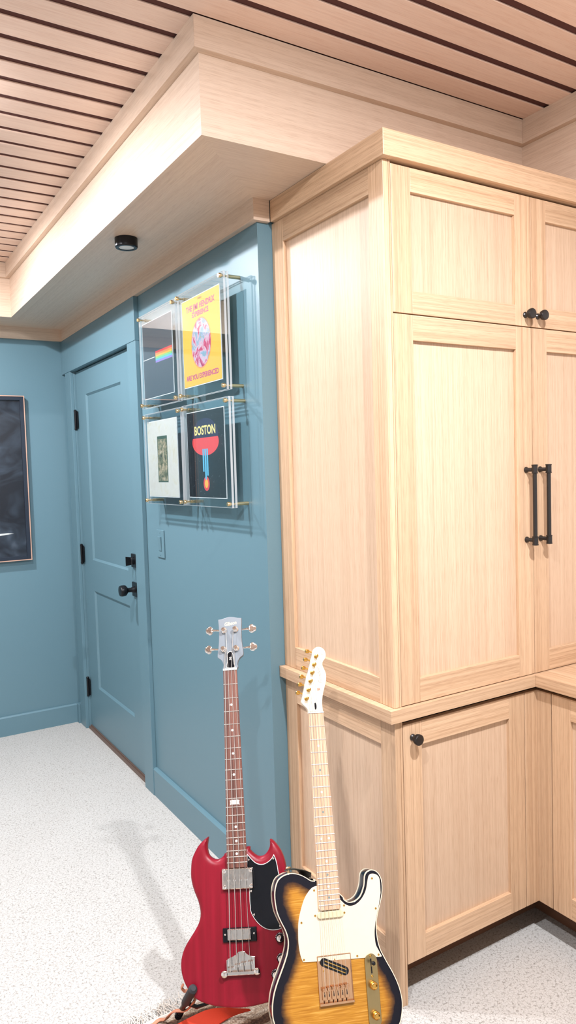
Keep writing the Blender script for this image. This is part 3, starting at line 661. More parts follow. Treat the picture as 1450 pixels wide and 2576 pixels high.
BASS_BRIDGE = [(-0.0377, -0.763),(-0.0087, -0.7543),(-0.0022, -0.7479),(0.0071, -0.7484),(0.0191, -0.757),(0.039, -0.7606),(0.0389, -0.7938),(-0.0379, -0.7916)]
BASS_BPOST = [(-0.0441, -0.7972),(0.0431, -0.794)]
BASS_KNOBS = [(0.1077, -0.7209),(0.1086, -0.7692),(0.0919, -0.8055)]
BASS_STR_BR = [(-0.027, -0.7876),(-0.0095, -0.7866),(0.0076, -0.7856),(0.0262, -0.7681)]
BASS_SCREWS = [(0.0314, -0.5263),(0.1011, -0.5271),(0.035, -0.6046),(0.0948, -0.6128),(0.0406, -0.6623),(0.1103, -0.6929)]
TELE_L = [(-0.0239, -0.4049),(-0.0319, -0.4107),(-0.0422, -0.4091),(-0.0522, -0.4025),(-0.0682, -0.394),(-0.0886, -0.3887),(-0.1052, -0.3902),(-0.1221, -0.3978),(-0.1309, -0.4096),(-0.1359, -0.4269),(-0.1363, -0.448),(-0.1324, -0.4728),(-0.1236, -0.4944),(-0.1128, -0.516),(-0.1081, -0.537),(-0.1115, -0.5603),(-0.1208, -0.5828),(-0.132, -0.6049),(-0.143, -0.6266),(-0.1512, -0.6485),(-0.1551, -0.6705),(-0.155, -0.6897),(-0.1518, -0.7027)]
TELE_R = [(0.0333, -0.447),(0.0419, -0.4596),(0.056, -0.4669),(0.0733, -0.4638),(0.0872, -0.4535),(0.0979, -0.4326),(0.1023, -0.4109),(0.1098, -0.4012),(0.1232, -0.3978),(0.1378, -0.4046),(0.1468, -0.422),(0.1462, -0.4477),(0.139, -0.4725),(0.129, -0.4968),(0.1221, -0.5211),(0.1211, -0.5458),(0.1256, -0.5742),(0.1393, -0.6033),(0.155, -0.6324),(0.1664, -0.6608),(0.1714, -0.6883),(0.1694, -0.7115),(0.1637, -0.7306),(0.1585, -0.7399)]
TELE_GUARD = [(-0.0256, -0.4221),(-0.0414, -0.4261),(-0.0593, -0.4442),(-0.0712, -0.4679),(-0.08, -0.495),(-0.0828, -0.519),(-0.0834, -0.5463),(-0.0802, -0.5703),(-0.0751, -0.5843),(-0.0412, -0.5872),(0.0486, -0.5904),(0.1265, -0.5933),(0.1284, -0.5924),(0.1196, -0.5756),(0.1148, -0.5634),(0.1147, -0.5397),(0.1201, -0.5146),(0.132, -0.4812),(0.1395, -0.4556),(0.1406, -0.4472),(0.1412, -0.4215),(0.135, -0.4106),(0.1223, -0.4066),(0.1132, -0.41),(0.108, -0.4224),(0.1011, -0.4438),(0.0886, -0.4608),(0.0726, -0.472),(0.0553, -0.4747),(0.0411, -0.4681),(0.0335, -0.4542)]
TELE_HEAD = [(-0.0201, -0.0021),(-0.0204, 0.0057),(-0.0228, 0.0119),(-0.028, 0.0173),(-0.0341, 0.0236),(-0.0366, 0.0298),(-0.0355, 0.0368),(-0.0313, 0.0498),(-0.0263, 0.0674),(-0.0188, 0.094),(-0.0118, 0.1118),(-0.0058, 0.1298),(0.0005, 0.1507),(0.0044, 0.1636),(0.0079, 0.1718),(0.0151, 0.1777),(0.0239, 0.1792),(0.0333, 0.1761),(0.0396, 0.1695),(0.0423, 0.1611),(0.0422, 0.1537),(0.0386, 0.1455),(0.0333, 0.1391),(0.0307, 0.1328),(0.0312, 0.1255),(0.0352, 0.1153),(0.0383, 0.1062),(0.039, 0.0971),(0.037, 0.0836),(0.0312, 0.0658),(0.0262, 0.0508),(0.0226, 0.035),(0.0215, 0.0218),(0.0219, 0.0086),(0.0227, 0.0007)]
TELE_POSTS = [(0.0124, 0.1522),(0.0051, 0.1295),(-0.002, 0.1075),(-0.0087, 0.0848),(-0.0158, 0.061),(-0.0233, 0.0378)]
TELE_BUTTONS = [(-0.0084, 0.1689),(-0.0148, 0.146),(-0.0222, 0.1224),(-0.0295, 0.099),(-0.0357, 0.0777),(-0.0428, 0.0556)]
TELE_MISC = [(0.001, 0.0172),(0.0138, 0.0614),(0.0229, 0.0804),(0.0171, 0.1294),(0.0253, 0.1174),(0.0233, 0.1467),(0.031, 0.1585)]
TELE_NPU = [(-0.0259, -0.4872),(0.0281, -0.488),(-0.0368, -0.4871),(0.0385, -0.4893)]
TELE_PLATE = [(-0.0405, -0.5745),(0.0476, -0.5778),(0.0436, -0.6779),(-0.0364, -0.6758)]
TELE_BPU = [(-0.027, -0.5881),(0.0306, -0.6137),(0.0054, -0.5874),(-0.0241, -0.6078),(0.0191, -0.6213)]
TELE_SADDLES = [(-0.0269, -0.6443),(-0.0153, -0.644),(-0.0037, -0.6445),(0.0069, -0.6457),(0.0185, -0.6459),(0.0296, -0.6461)]
TELE_CTRL = [(0.0984, -0.583),(0.0975, -0.7221),(0.098, -0.5963),(0.0972, -0.6323),(0.0973, -0.6502),(0.0966, -0.7125)]
TELE_STR_BR = [(-0.0265, -0.643),(-0.0153, -0.6426),(-0.0042, -0.6426),(0.007, -0.6435),(0.0175, -0.6435),(0.0288, -0.644)]
TELE_STR_20 = [(-0.0238, -0.4744),(-0.0133, -0.4753),(-0.0036, -0.4759),(0.007, -0.4768),(0.0166, -0.4774),(0.026, -0.4779)]
TELE_SCREWS = [(-0.0357, -0.4317),(-0.0734, -0.5001),(-0.0727, -0.5798),(0.0398, -0.472),(0.1232, -0.4861),(0.0639, -0.5854),(0.1197, -0.5882),(0.1203, -0.4172)]


def cherry():
    m, nt, b = new_mat('satin_cherry_mahogany'); tc = node(nt, 'ShaderNodeTexCoord'); mp = node(nt, 'ShaderNodeMapping'); mp.inputs['Scale'].default_value = (60, 3, 60); nt.links.new(tc.outputs['Object'], mp.inputs['Vector'])
    n = node(nt, 'ShaderNodeTexNoise'); n.inputs['Scale'].default_value = 1; n.inputs['Detail'].default_value = 5; nt.links.new(mp.outputs[0], n.inputs['Vector'])
    r = ramp(nt, [(0.3, lin((122, 6, 28))), (0.7, lin((142, 12, 38)))], n.outputs['Fac']); nt.links.new(r.outputs[0], b.inputs['Base Color']); b.inputs['Roughness'].default_value = 0.38; b.inputs['Specular IOR Level'].default_value = .4; return m
def board(name, cols, sc=(90, 4, 90), rough=.5):
    m, nt, b = new_mat(name); tc = node(nt, 'ShaderNodeTexCoord'); mp = node(nt, 'ShaderNodeMapping'); mp.inputs['Scale'].default_value = sc; nt.links.new(tc.outputs['Object'], mp.inputs['Vector'])
    n = node(nt, 'ShaderNodeTexNoise'); n.inputs['Scale'].default_value = 1; n.inputs['Detail'].default_value = 5; nt.links.new(mp.outputs[0], n.inputs['Vector'])
    r = ramp(nt, [(0.30, lin(cols[0])), (0.5, lin(cols[1])), (0.68, lin(cols[2]))], n.outputs['Fac']); nt.links.new(r.outputs[0], b.inputs['Base Color']); b.inputs['Roughness'].default_value = rough; return m
CHERRY = cherry()
ROSEWOOD = board('rosewood', [(70, 40, 34), (116, 72, 60), (140, 92, 76)])
MAPLE = board('pale_maple', [(190, 148, 116), (208, 171, 140), (216, 186, 158)], (160, 5, 160), .3)
HEADMAPLE = board('blond_maple', [(236, 216, 186), (243, 228, 202), (246, 234, 212)], (160, 5, 160), .25)
GREYFACE = plain('grey_satin_headstock_face', lin((124, 132, 140)), 0.32)
GLOSSBLK = plain('gloss_black_plastic', (0.006, 0.007, 0.010), 0.10, spec=0.35, bump=(7, 0.6, 0.01))
WHITEP = plain('white_plastic', lin((238, 238, 234)), 0.3)
PEARL = plain('pearl_inlay', lin((232, 230, 222)), 0.25)
IVORY = plain('ivory_plastic', lin((226, 211, 186)), 0.25)
ANTI = plain('aged_gold_plate', lin((176, 156, 112)), 0.32, metal=1.0)
PUCOVER = plain('pale_olive_pickup_cover', lin((214, 204, 166)), 0.3)
PINKGOLD = plain('rose_gold_plate', lin((226, 180, 140)), 0.16, metal=1.0)
GLOSSDK = plain('gloss_black_lacquer', (0.006, 0.007, 0.016), 0.10, spec=0.35)
STRAPO = plain('orange_leather', lin((226, 66, 36)), 0.55, bump=(400, .2, .0004))
STRAPT = plain('tan_leather', lin((196, 130, 100)), 0.6, bump=(400, .2, .0004))
STRAPD = plain('dark_leather', lin((44, 46, 40)), 0.5)
RUBBER = plain('black_foam_rubber', lin((46, 46, 50)), 0.75)

# ---- red bass
bass = guitar_root('bass_guitar', (0.9787, 1.9708, 0.9516), (0.8218, -0.5663, 0.0635), (0.1784, 0.3616, 0.9151), (-0.5412, -0.7407, 0.3982), 0.8785, 'cherry red four string bass guitar with two pointed horns, standing upright on the rug')
BR_LOW = [(-p[0]+.006, p[1]) for p in BASS_BODY_L[16:34]][::-1]
right = BASS_BODY_R[1:] + [(0.1330, -0.583), (0.1268, -0.601), (0.1195, -0.619), (0.1150, -0.635), (0.1130, -0.653), (0.1160, -0.671), (0.1250, -0.690), (0.1380, -0.709), (0.1500, -0.728), (0.1590, -0.748), (0.1630, -0.770), (0.1610, -0.792), (0.1530, -0.814), (0.1400, -0.834), (0.1220, -0.851), (0.1010, -0.8625)]
left = BASS_BODY_L[:-1]
raw = [(-.0285, -.500)]+left+right[::-1]
tips = []
P = catmull(raw[1:], True, 3)
m = MB()
def sgprof(d, v):
    # broad carved bevel around the horns and waist, small round elsewhere
    w = 1.0 if v.y > -.66 else max(0.25, 1-(-.66-v.y)/.08)
    R = .016*w
    return .0 if d >= R else (R-math.sqrt(max(0, R*R-(R-d)**2)))*.75
slab(m, P, -.014, -.049, sgprof, rnd(.008), res=.007, rings=(.001, .003, .006, .010, .015))
gpart(m, 'body', CHERRY, bass, bass)
m = MB()
for i, (y, hw, dp) in enumerate(()): pass
def neck_mesh(wn, w12, scale, y0, y1, depth, z0, mat):
    m = MB(); rows = 14; seg = 12; V = []; F = []
    for i in range(rows+1):
        y = y0+(y1-y0)*i/rows; hw = (wn+(w12-wn)*(-y)/(scale/2))/2
        for k in range(seg+1):
            a = PI*k/seg; V.append((hw*math.cos(a), y, z0-depth*math.sin(a)**.8 if 0 < k < seg else z0))
    for i in range(rows):
        for k in range(seg): F.append((i*(seg+1)+k, (i+1)*(seg+1)+k, (i+1)*(seg+1)+k+1, i*(seg+1)+k+1))
        F.append((i*(seg+1)+seg, (i+1)*(seg+1)+seg, (i+1)*(seg+1), i*(seg+1)))
    F.append(tuple(range(seg, -1, -1))); F.append(tuple(rows*(seg+1)+k for k in range(seg+1)))
    return m.add(V, F, 0, True)
gpart(neck_mesh(.041, .052, .774, .004, -.53, .018, -.0055, None), 'neck', CHERRY, bass, bass)
fb = fretboard(bass, .774, 20, .041, .052, -.5435, ROSEWOOD, -.006)
for k in (3, 5, 7, 9, 15, 17, 19):
    gpart(MB().lathe([(.0034, 0), (.0034, .0003)], (0.0005, mid(.774, k), 0), n=20), 'inlay_dot', PEARL, fb, bass)
y12 = mid(.774, 12)
gpart(MB().prism([(-.014, .006), (-.009, .0075), (.009, .0075), (.014, .006), (.0125, .001), (.014, -.006), (.010, -.0045), (-.010, -.0045), (-.014, -.006), (-.0125, .001)], 0, .0003, M=Matrix.Translation((0, y12, 0))), 'banner_inlay', PEARL, fb, bass)
gpart(MB().box(-.021, .021, -.0025, .0035, -.006, .0022), 'nut', WHITEP, bass, bass, bevel=.0006)
m = MB(); P = catmull(BASS_HEAD[:8], False, 2)+catmull(BASS_HEAD[7:], False, 2)[1:]
m.prism(P, -.020, -.004); hd = gpart(m, 'headstock', GREYFACE, bass, bass, bevel=.0012)
m = MB(); m.prism(catmull([(x, y) for x, y in BASS_TRUSS], True, 3), -.004, -.0025); tc_ = gpart(m, 'truss_rod_cover', WHITEP, hd, bass)
def lerp_poly(P, s):
    cx = sum(p[0] for p in P)/len(P); cy = sum(p[1] for p in P)/len(P); return [(cx+(x-cx)*s[0], cy+(y-cy)*s[1]) for x, y in P]
m = MB(); m.prism(lerp_poly(catmull(BASS_TRUSS, True, 3), (.86, .93)), -.0026, -.0021); gpart(m, 'cover_plate', GLOSSBLK, hd, bass)
tc_.parent = hd
GOLDINK = plain('pale_gold_ink', lin((246, 226, 180)), 0.4)
def gtext(txt, size, x, y, z, ang, mat, parent, top, **k):
    M = Matrix.Translation((x, y, z)) @ Matrix.Rotation(ang, 4, 'Z')
    return text_mesh(k.pop('name', 'lettering'), txt, size, M, mat, parent, local=True, **k)
gtext('Gibson', .0155, .0055, .1405, -.0039, .12, GOLDINK, hd, bass, shear=.25, bold=.00035, sx=.86, name='logo')
gtext('SG', .0085, .0025, .0330, -.0020, PI/2, WHITEP, hd, bass, bold=.0002, name='cover_lettering')
def clover(side):
    a = []
    for k in range(72):
        t = 2*PI*k/72; r = .0095+.0032*abs(math.cos(1.5*t))**.6
        a.append((side*(.003+r*math.cos(t)*1.0), r*math.sin(t)*1.12))
    return a
for (px, py), (bx_, by_) in zip(BASS_POSTS, BASS_BUTTONS):
    s = 1 if bx_ > 0 else -1
    m = MB().lathe([(.0085, -.004), (.0088, -.002), (.0075, .0), (.0062, .001), (.0062, .008), (.0072, .010), (.0072, .013), (.005, .0145)], (px, py, 0), n=24)
    m.tube([(px-s*.01, by_*.5+py*.5, -.024), (bx_-s*.012, by_, -.018)], .0028, 10); m.box(px-.009, px+.009, py-.014, py+.010, -.030, -.0198)
    tm = gpart(m, 'tuning_machine', CHROME, hd, bass)
    m = MB(); Mx = Matrix.Translation((bx_, by_, -.018)) @ Matrix.Rotation(.25*s, 4, 'Y')
    Pc = clover(s); mm = MB(); slab(mm, Pc, .0024, -.0024, rnd(.002), rnd(.002), res=.004, rings=(.0006, .002))
    m.add([Mx @ Vector(v) for v in mm.v], mm.f, 0, True); m.tube([(bx_-s*.017, by_, -.018), (bx_-s*.007, by_, -.018)], [.0028, .0045], 10)
    gpart(m, 'tuner_button', CHROME, tm, bass)
    tm.parent = hd
# pickguard: white rim below, black face above
P = catmull(BASS_GUARD[1:10], False, 4)[:-1]+catmull(BASS_GUARD[9:15], False, 4)[:-1]+catmull(BASS_GUARD[14:], False, 4)+[BASS_GUARD[0]]
P = P[:1]+[p for a, p in zip(P, P[1:]) if math.hypot(a[0]-p[0], a[1]-p[1]) > .0008]
gpart(MB().prism(P, -.0142, -.0120), 'pickguard', WHITEP, bass, bass)
pg = bpy.data.objects['pickguard']
def inset(P, r):
    if area(P) < 0: P = P[::-1]
    A = np.array(P); T = np.roll(A, -1, 0)-np.roll(A, 1, 0); T /= np.linalg.norm(T, axis=1)[:, None]+1e-12
    q = A+np.stack([-T[:, 1], T[:, 0]], 1)*r; d = dist_to(q, P); ok = d > r*.8
    return [tuple(x) for x in q[ok]]
gpart(MB().prism(inset(P, .0016), -.0121, -.0113), 'black_face', GLOSSBLK, pg, bass)['label'] = 'gloss black face of the pickguard'
for x, y in BASS_SCREWS: gpart(MB().lathe([(.0030, 0), (.0028, .0012), (.0012, .002)], (x, y, -.0114), n=14), 'guard_screw', CHROME, pg, bass)
# neck pickup
m = MB(); m.prism([(-.0436, -.5445), (.0437, -.5445), (.0437, -.597), (-.0436, -.597)], -.0141, -.001); o = gpart(m, 'neck_pickup', CHROME, bass, bass, bevel=.0025)
for x in (-.037, .037):
    for y in (-.551, -.590): gpart(MB().lathe([(.0052, -.0012), (.0052, .0008), (.003, .0018)], (x, y, -.001), n=18), 'pickup_screw', CHROME, o, bass)
for x in (-.0245, -.0085, .0075, .0235): gpart(MB().lathe([(.0038, -.001), (.0038, .0008), (.002, .0012)], (x, -.574, -.001), n=16), 'pole_piece', CHROME, o, bass)
m = MB(); m.prism([(-.0470, -.6908), (.0456, -.6908), (.0456, -.7252), (-.0470, -.7252)], -.0141, -.0075); o = gpart(m, 'bridge_pickup', GLOSSBLK, bass, bass, bevel=.0015)
gpart(MB().prism([(-.0335, -.6925), (.0315, -.6925), (.0315, -.7202), (-.0335, -.7202)], -.0085, -.002), 'pickup_cover', CHROME, o, bass, bevel=.0022)
for x in (-.0405, .0385): gpart(MB().lathe([(.0026, 0), (.0024, .0012), (.001, .0018)], (x, -.706, -.0076), n=14), 'pickup_screw', CHROME, o, bass)
# bridge
Pb = [(-.0378, -.7640), (-.024, -.7595), (-.013, -.7545), (-.006, -.7480), (.004, -.7465), (.010, -.7480), (.017, -.7545), (.027, -.7595), (.0392, -.7610), (.0392, -.794), (-.0378, -.794)]
m = MB().prism(Pb, -.0135, -.0085); m.box(-.0375, -.0345, -.794, -.764, -.0086, .0005); m.box(.0360, .0390, -.794, -.762, -.0086, .0005); m.box(-.0378, .0392, -.8005, -.7925, -.0135, .0005)
br = gpart(m, 'bridge', CHROME, bass, bass, bevel=.0008)
for i, (x, y) in enumerate(((-.0270, -.7860), (-.0095, -.7795), (.0076, -.7755), (.0262, -.7735))):
    m = MB().box(x-.0072, x+.0072, y-.0035, y+.0035, -.0086, .0012); m.tube([(x, y-.003, -.004), (x, -.793, -.004)], .0016, 8); m.lathe([(.0034, -.010), (.0040, -.009), (.0040, .0085), (.003, .0095)], (x, -.7985, -.004), axis='x', n=14)
    gpart(m, 'saddle', CHROME, br, bass, bevel=.0005)
for x, y in BASS_BPOST: gpart(MB().lathe([(.0060, -.008), (.0066, -.006), (.0066, .003), (.0085, .004), (.0085, .008), (.0065, .0095), (.002, .0098)], (x, y, -.006), n=24), 'bridge_post', CHROME, br, bass)
for x, y in BASS_KNOBS:
    o = gpart(MB().lathe([(.0125, 0), (.0125, .003), (.0105, .006), (.0098, .013)], (x, y, -.0141), n=30), 'control_knob', GLOSSBLK, bass, bass)
    gpart(MB().lathe([(.0078, .0), (.0078, .0012), (.007, .0016)], (x, y, -.0011), n=26), 'knob_cap', CHROME, o, bass)
    m = MB()
    for k in range(9):
        a = PI*(.05+.9*k/8); m.tube([(x+.0104*math.cos(a), y+.0104*math.sin(a), -.0071), (x+.0120*math.cos(a), y+.0120*math.sin(a), -.0100)], .0005, 6)
    gpart(m, 'tick_marks', WHITEP, o, bass)
posts = [BASS_POSTS[2], BASS_POSTS[0], BASS_POSTS[1], BASS_POSTS[3]]
for i, (r, nx, bxx) in enumerate(zip((.00125, .00105, .0009, .00075), (-.0150, -.0050, .0050, .0150), (-.0270, -.0095, .0076, .0262))):
    px, py = posts[i]; s = .006 if i < 2 else -.006
    m = MB().tube([(px+s, py, .004), (nx, .001, .0032), (bxx, -.776, .0042), (bxx, -.798, -.002)], r, 8); gpart(m, 'string', NICKEL, bass, bass)

# ---- sunburst electric guitar
tele = guitar_root('electric_guitar', (1.0728, 1.6451, 0.8886), (0.9526, -0.2950, -0.0751), (0.1843, 0.3626, 0.9136), (-0.2422, -0.8841, 0.3997), 0.8055, 'sunburst single cutaway electric guitar with ivory pickguard, standing against the oak cabinet')
def burst():
    m, nt, b = new_mat('sunburst_flamed_maple'); at = node(nt, 'ShaderNodeAttribute'); at.attribute_name = 'rim_distance'
    tc = node(nt, 'ShaderNodeTexCoord'); mp = node(nt, 'ShaderNodeMapping'); mp.inputs['Scale'].default_value = (14, 300, 1); nt.links.new(tc.outputs['Object'], mp.inputs['Vector'])
    n = node(nt, 'ShaderNodeTexNoise'); n.inputs['Scale'].default_value = 1; n.inputs['Detail'].default_value = 3; n.inputs['Distortion'].default_value = .8; nt.links.new(mp.outputs[0], n.inputs['Vector'])
    fl = ramp(nt, [(0.30, lin((160, 104, 28))), (0.55, lin((184, 128, 42))), (0.75, lin((208, 156, 72)))], n.outputs['Fac'])
    n2 = node(nt, 'ShaderNodeTexNoise'); n2.inputs['Scale'].default_value = 55; nt.links.new(tc.outputs['Object'], n2.inputs['Vector'])
    dd = math_(nt, 'ADD', at.outputs['Fac'], math_(nt, 'MULTIPLY', math_(nt, 'SUBTRACT', n2.outputs['Fac'], .5), .012))
    r = ramp(nt, [(0.0, (0, 0, 0)), (0.020, (0, 0, 0)), (0.032, (.35, .35, .35)), (0.046, (1, 1, 1))], dd)
    mid_ = ramp(nt, [(0.018, lin((8, 8, 22))), (0.030, lin((50, 26, 24))), (0.042, lin((140, 82, 28)))], dd)
    c = mixc(nt, r.outputs[0], mid_.outputs[0], fl.outputs[0]); nt.links.new(c, b.inputs['Base Color'])
    b.inputs['Roughness'].default_value = 0.12; b.inputs['Specular IOR Level'].default_value = .35; return m
BURST = burst()
bottomarc = [(-.148, -.717), (-.139, -.735), (-.124, -.755), (-.104, -.773), (-.080, -.788), (-.052, -.798), (-.022, -.8035), (.010, -.8050), (.042, -.8025), (.073, -.795), (.101, -.7835), (.125, -.768), (.145, -.7525)]
raw = TELE_L+bottomarc+TELE_R[::-1]
P = catmull([(-.030, -.4085)]+raw[1:]+[], True, 3)
m = MB(); k0, dd = slab(m, P, -.0105, -.0545, rnd(.003), rnd(.006), res=.006, rings=(.0008, .0018, .003, .007), mi=0)
# front gets the burst, back and sides gloss black
nv = len(dd)//2
m.m = [0 if max(f) < nv else 1 for f in m.f]
bd_ = gpart(m, 'body', [BURST, GLOSSDK], tele, tele, weld=False)
at = bd_.data.attributes.new('rim_distance', 'FLOAT', 'POINT')
at.data.foreach_set('value', np.array(dd, dtype=np.float32))
def rim_strip(P, o_, i_, z0, z1):
    if area(P) < 0: P = P[::-1]
    A = np.array(P); T = np.roll(A, -1, 0)-np.roll(A, 1, 0); T /= np.linalg.norm(T, axis=1)[:, None]+1e-12; N = np.stack([T[:, 1], -T[:, 0]], 1)
    a = A+N*o_; b = A-N*i_; n = len(P); V = [(*p, z1) for p in a]+[(*p, z0) for p in a]+[(*p, z1-.0001) for p in b]+[(*p, z0) for p in b]; F = []
    for i in range(n):
        j = (i+1) % n; F += [(i, j, j+n, i+n), (j, i, i+2*n, j+2*n), (i+2*n, i+3*n, j+3*n, j+2*n), (i+n, j+n, j+3*n, i+3*n)]
    return MB().add(V, F, 0, True)
gpart(rim_strip(P, .0006, .0013, -.0165, -.0110), 'binding', IVORY, tele, tele)
gpart(rim_strip(P, .0006, .0013, -.0530, -.0480), 'rear_binding', IVORY, tele, tele)
gpart(neck_mesh(.042, .052, .648, .004, -.44, .017, -.0055, None), 'neck', MAPLE, tele, tele)
fb = fretboard(tele, .648, 22, .042, .052, -.4775, MAPLE, -.0105, round_end=.005)
GREYDOT = plain('abalone_inlay', lin((128, 138, 134)), 0.2)
for k in (3, 5, 7, 9, 15, 17, 19, 21):
    gpart(MB().lathe([(.0028, 0), (.0028, .0003)], (0, mid(.648, k), 0), n=18), 'inlay_dot', PEARL if k % 4 == 3 else GREYDOT, fb, tele)
for x in (-.0105, .0105): gpart(MB().lathe([(.0028, 0), (.0028, .0003)], (x, mid(.648, 12), 0), n=18), 'inlay_dot', PEARL, fb, tele)
gpart(MB().box(-.021, .021, -.002, .0022, -.006, .0018), 'nut', WHITEP, tele, tele, bevel=.0005)
m = MB(); m.prism(catmull(TELE_HEAD[:-1], False, 3)+[TELE_HEAD[-1]], -.019, -.006); hd = gpart(m, 'headstock', HEADMAPLE, tele, tele, bevel=.0015)
m = MB(); m.prism([(-.0201, .0), (.0227, .0), (.0225, -.004), (-.0205, -.004)], -.019, -.006)
gpart(MB().prism(ell(.0012, .0172, .0033, .0095, 24), -.0061, -.0056), 'truss_rod_slot', GLOSSBLK, hd, tele)
INKG = plain('grey_script_ink', lin((158, 150, 140)), 0.5); INKR = plain('rust_ink', lin((176, 92, 60)), 0.5)
axis_a = math.atan2(.1294-.0804, .0171-.0229)
gtext('Fender', .0135, .0195, .0990, -.0059, 1.66, INKG, hd, tele, shear=.35, bold=-.00005, name='logo', sx=1.15)
gtext('TELECASTER', .0042, .0262, .1300, -.0059, 1.66, INKG, hd, tele, name='model_lettering', sx=1.1)
gtext('SR', .0090, .0138, .0614, -.0059, .0, INKR, hd, tele, bold=.0002, name='monogram')
m = MB()
for a, b_ in (((.0255, .150), (.0355, .168)), ((.0265, .164), (.0360, .151)), ((.0250, .157), (.0380, .1585)), ((.0300, .149), (.0320, .170)), ((.0270, .1535), (.0300, .1655))):
    m.tube([(a[0], a[1], -.0059), ((a[0]+b_[0])/2+.0012, (a[1]+b_[1])/2, -.0058), (b_[0], b_[1], -.0059)], .00022, 5)
gpart(m, 'signature', INKG, hd, tele)
for (px, py), (bx_, by_) in zip(TELE_POSTS, TELE_BUTTONS):
    m = MB().lathe([(.0056, -.008), (.0056, -.0048), (.0036, -.0042), (.0034, .003), (.0044, .005), (.0044, .007), (.002, .0078)], (px, py, 0), n=22)
    m.tube([(px, by_*.7+py*.3, -.022), (bx_+.004, by_, -.016)], .0022, 10); m.box(px-.006, px+.006, py-.007, py+.007, -.028, -.0188)
    tm = gpart(m, 'tuning_machine', GOLD, hd, tele)
    gpart(MB().lathe([(.0022, .006), (.0048, .0045), (.0056, .002), (.0056, -.004), (.004, -.006)], (bx_, by_, -.016), axis='x', n=12), 'tuner_button', GOLD, tm, tele)
# pickguard
G = TELE_GUARD
seg = [G[0:9], G[8:12], G[11:13], G[12:]]
P2 = catmull(G[:9], False, 4)+[(-.0410, -.5865), (.0480, -.5900), (.1265, -.5933)]+catmull(G[12:-1], False, 4)+[(.030, -.4570), (.0290, -.4200), (-.0280, -.4200)]
gpart(MB().prism(P2, -.0108, -.0082), 'pickguard', IVORY, tele, tele, bevel=.0004); pg2 = [o for o in bpy.data.objects if o.name.startswith('pickguard')][-1]
for x, y in TELE_SCREWS: gpart(MB().lathe([(.0026, 0), (.0024, .0009), (.001, .0014)], (x, y, -.0083), n=14), 'guard_screw', GOLD, pg2, tele)
npx = [(-.0245+.0085*math.cos(a), -.4880+.0075*math.sin(a)) for a in [PI/2+PI*k/12 for k in range(13)]]+[(.0270+.0085*math.cos(a), -.4880+.0075*math.sin(a)) for a in [-PI/2+PI*k/12 for k in range(13)]]
o = gpart(MB().prism(npx, -.0083, -.002), 'neck_pickup', PUCOVER, tele, tele, bevel=.001)
for x in (-.0372, .0392): gpart(MB().lathe([(.0026, 0), (.0024, .0009), (.001, .0014)], (x, -.488, -.0083), n=14), 'pickup_screw', GOLD, o, tele)
# bridge
m = MB().box(-.0400, .0470, -.6775, -.5760, -.0108, -.0092); m.box(-.0400, -.0385, -.6775, -.5760, -.0108, -.0070).box(.0455, .0470, -.6775, -.5760, -.0108, -.0070).box(-.0385, .0455, -.5778, -.5760, -.0108, -.0070).box(-.0400, .0470, -.6800, -.6745, -.0108, -.0030)
br = gpart(m, 'bridge', PINKGOLD, tele, tele, bevel=.0006)
ca, sa = math.cos(-.418), math.sin(-.418); cx, cy = .0030, -.6015
cap = [(cx+ca*x-sa*y, cy+sa*x+ca*y) for x, y in ([(-.0285+.0095*math.cos(a), .0095*math.sin(a)) for a in [PI/2+PI*k/12 for k in range(13)]]+[(.0285+.0095*math.cos(a), .0095*math.sin(a)) for a in [-PI/2+PI*k/12 for k in range(13)]])]
o = gpart(MB().prism(cap, -.0093, -.0040), 'bridge_pickup', GLOSSBLK, tele, tele, bevel=.0012)
for q in (-.0038, .0038):
    rr = [(cx+ca*x-sa*y, cy+sa*x+ca*y) for x, y in ((-.029, q-.0010), (.030, q-.0010), (.030, q+.0010), (-.029, q+.0010))]; gpart(MB().prism(rr, -.0041, -.0033), 'pickup_rail', GOLD, o, tele)
gtext('Fender', .0052, -.019, -.5945, -.0038, -.418, INKG, o, tele, shear=.3, name='pickup_logo')
for x, y in ((.0054, -.5866), (-.0241, -.6085), (.0191, -.6220)): gpart(MB().lathe([(.0023, 0), (.0021, .001), (.001, .0014)], (x, y, -.0093), n=14), 'height_screw', GOLD, br, tele)
for (x, y), d_ in zip(TELE_SADDLES, (0, .001, .002, .001, .0025, .003)):
    m = MB().box(x-.0052, x+.0052, -.6685, -.645+d_, -.0092, -.0046); m.box(x-.0052, x+.0052, -.650+d_, -.643+d_, -.0092, .0008); m.tube([(x, -.668, -.0055), (x, -.6775, -.0055)], .0014, 8)
    for q in (-.0033, .0033): m.lathe([(.0013, 0), (.0013, .0022)], (x+q, -.6465+d_, .0004), n=10)
    o = gpart(m, 'saddle', PINKGOLD, br, tele, bevel=.0004)
    gpart(MB().box(x-.0011, x+.0011, -.662, -.652, -.0047, -.0044).box(x-.0022, x+.0022, -.6745, -.6705, -.0093, -.0088), 'saddle_slot', GLOSSBLK, o, tele)
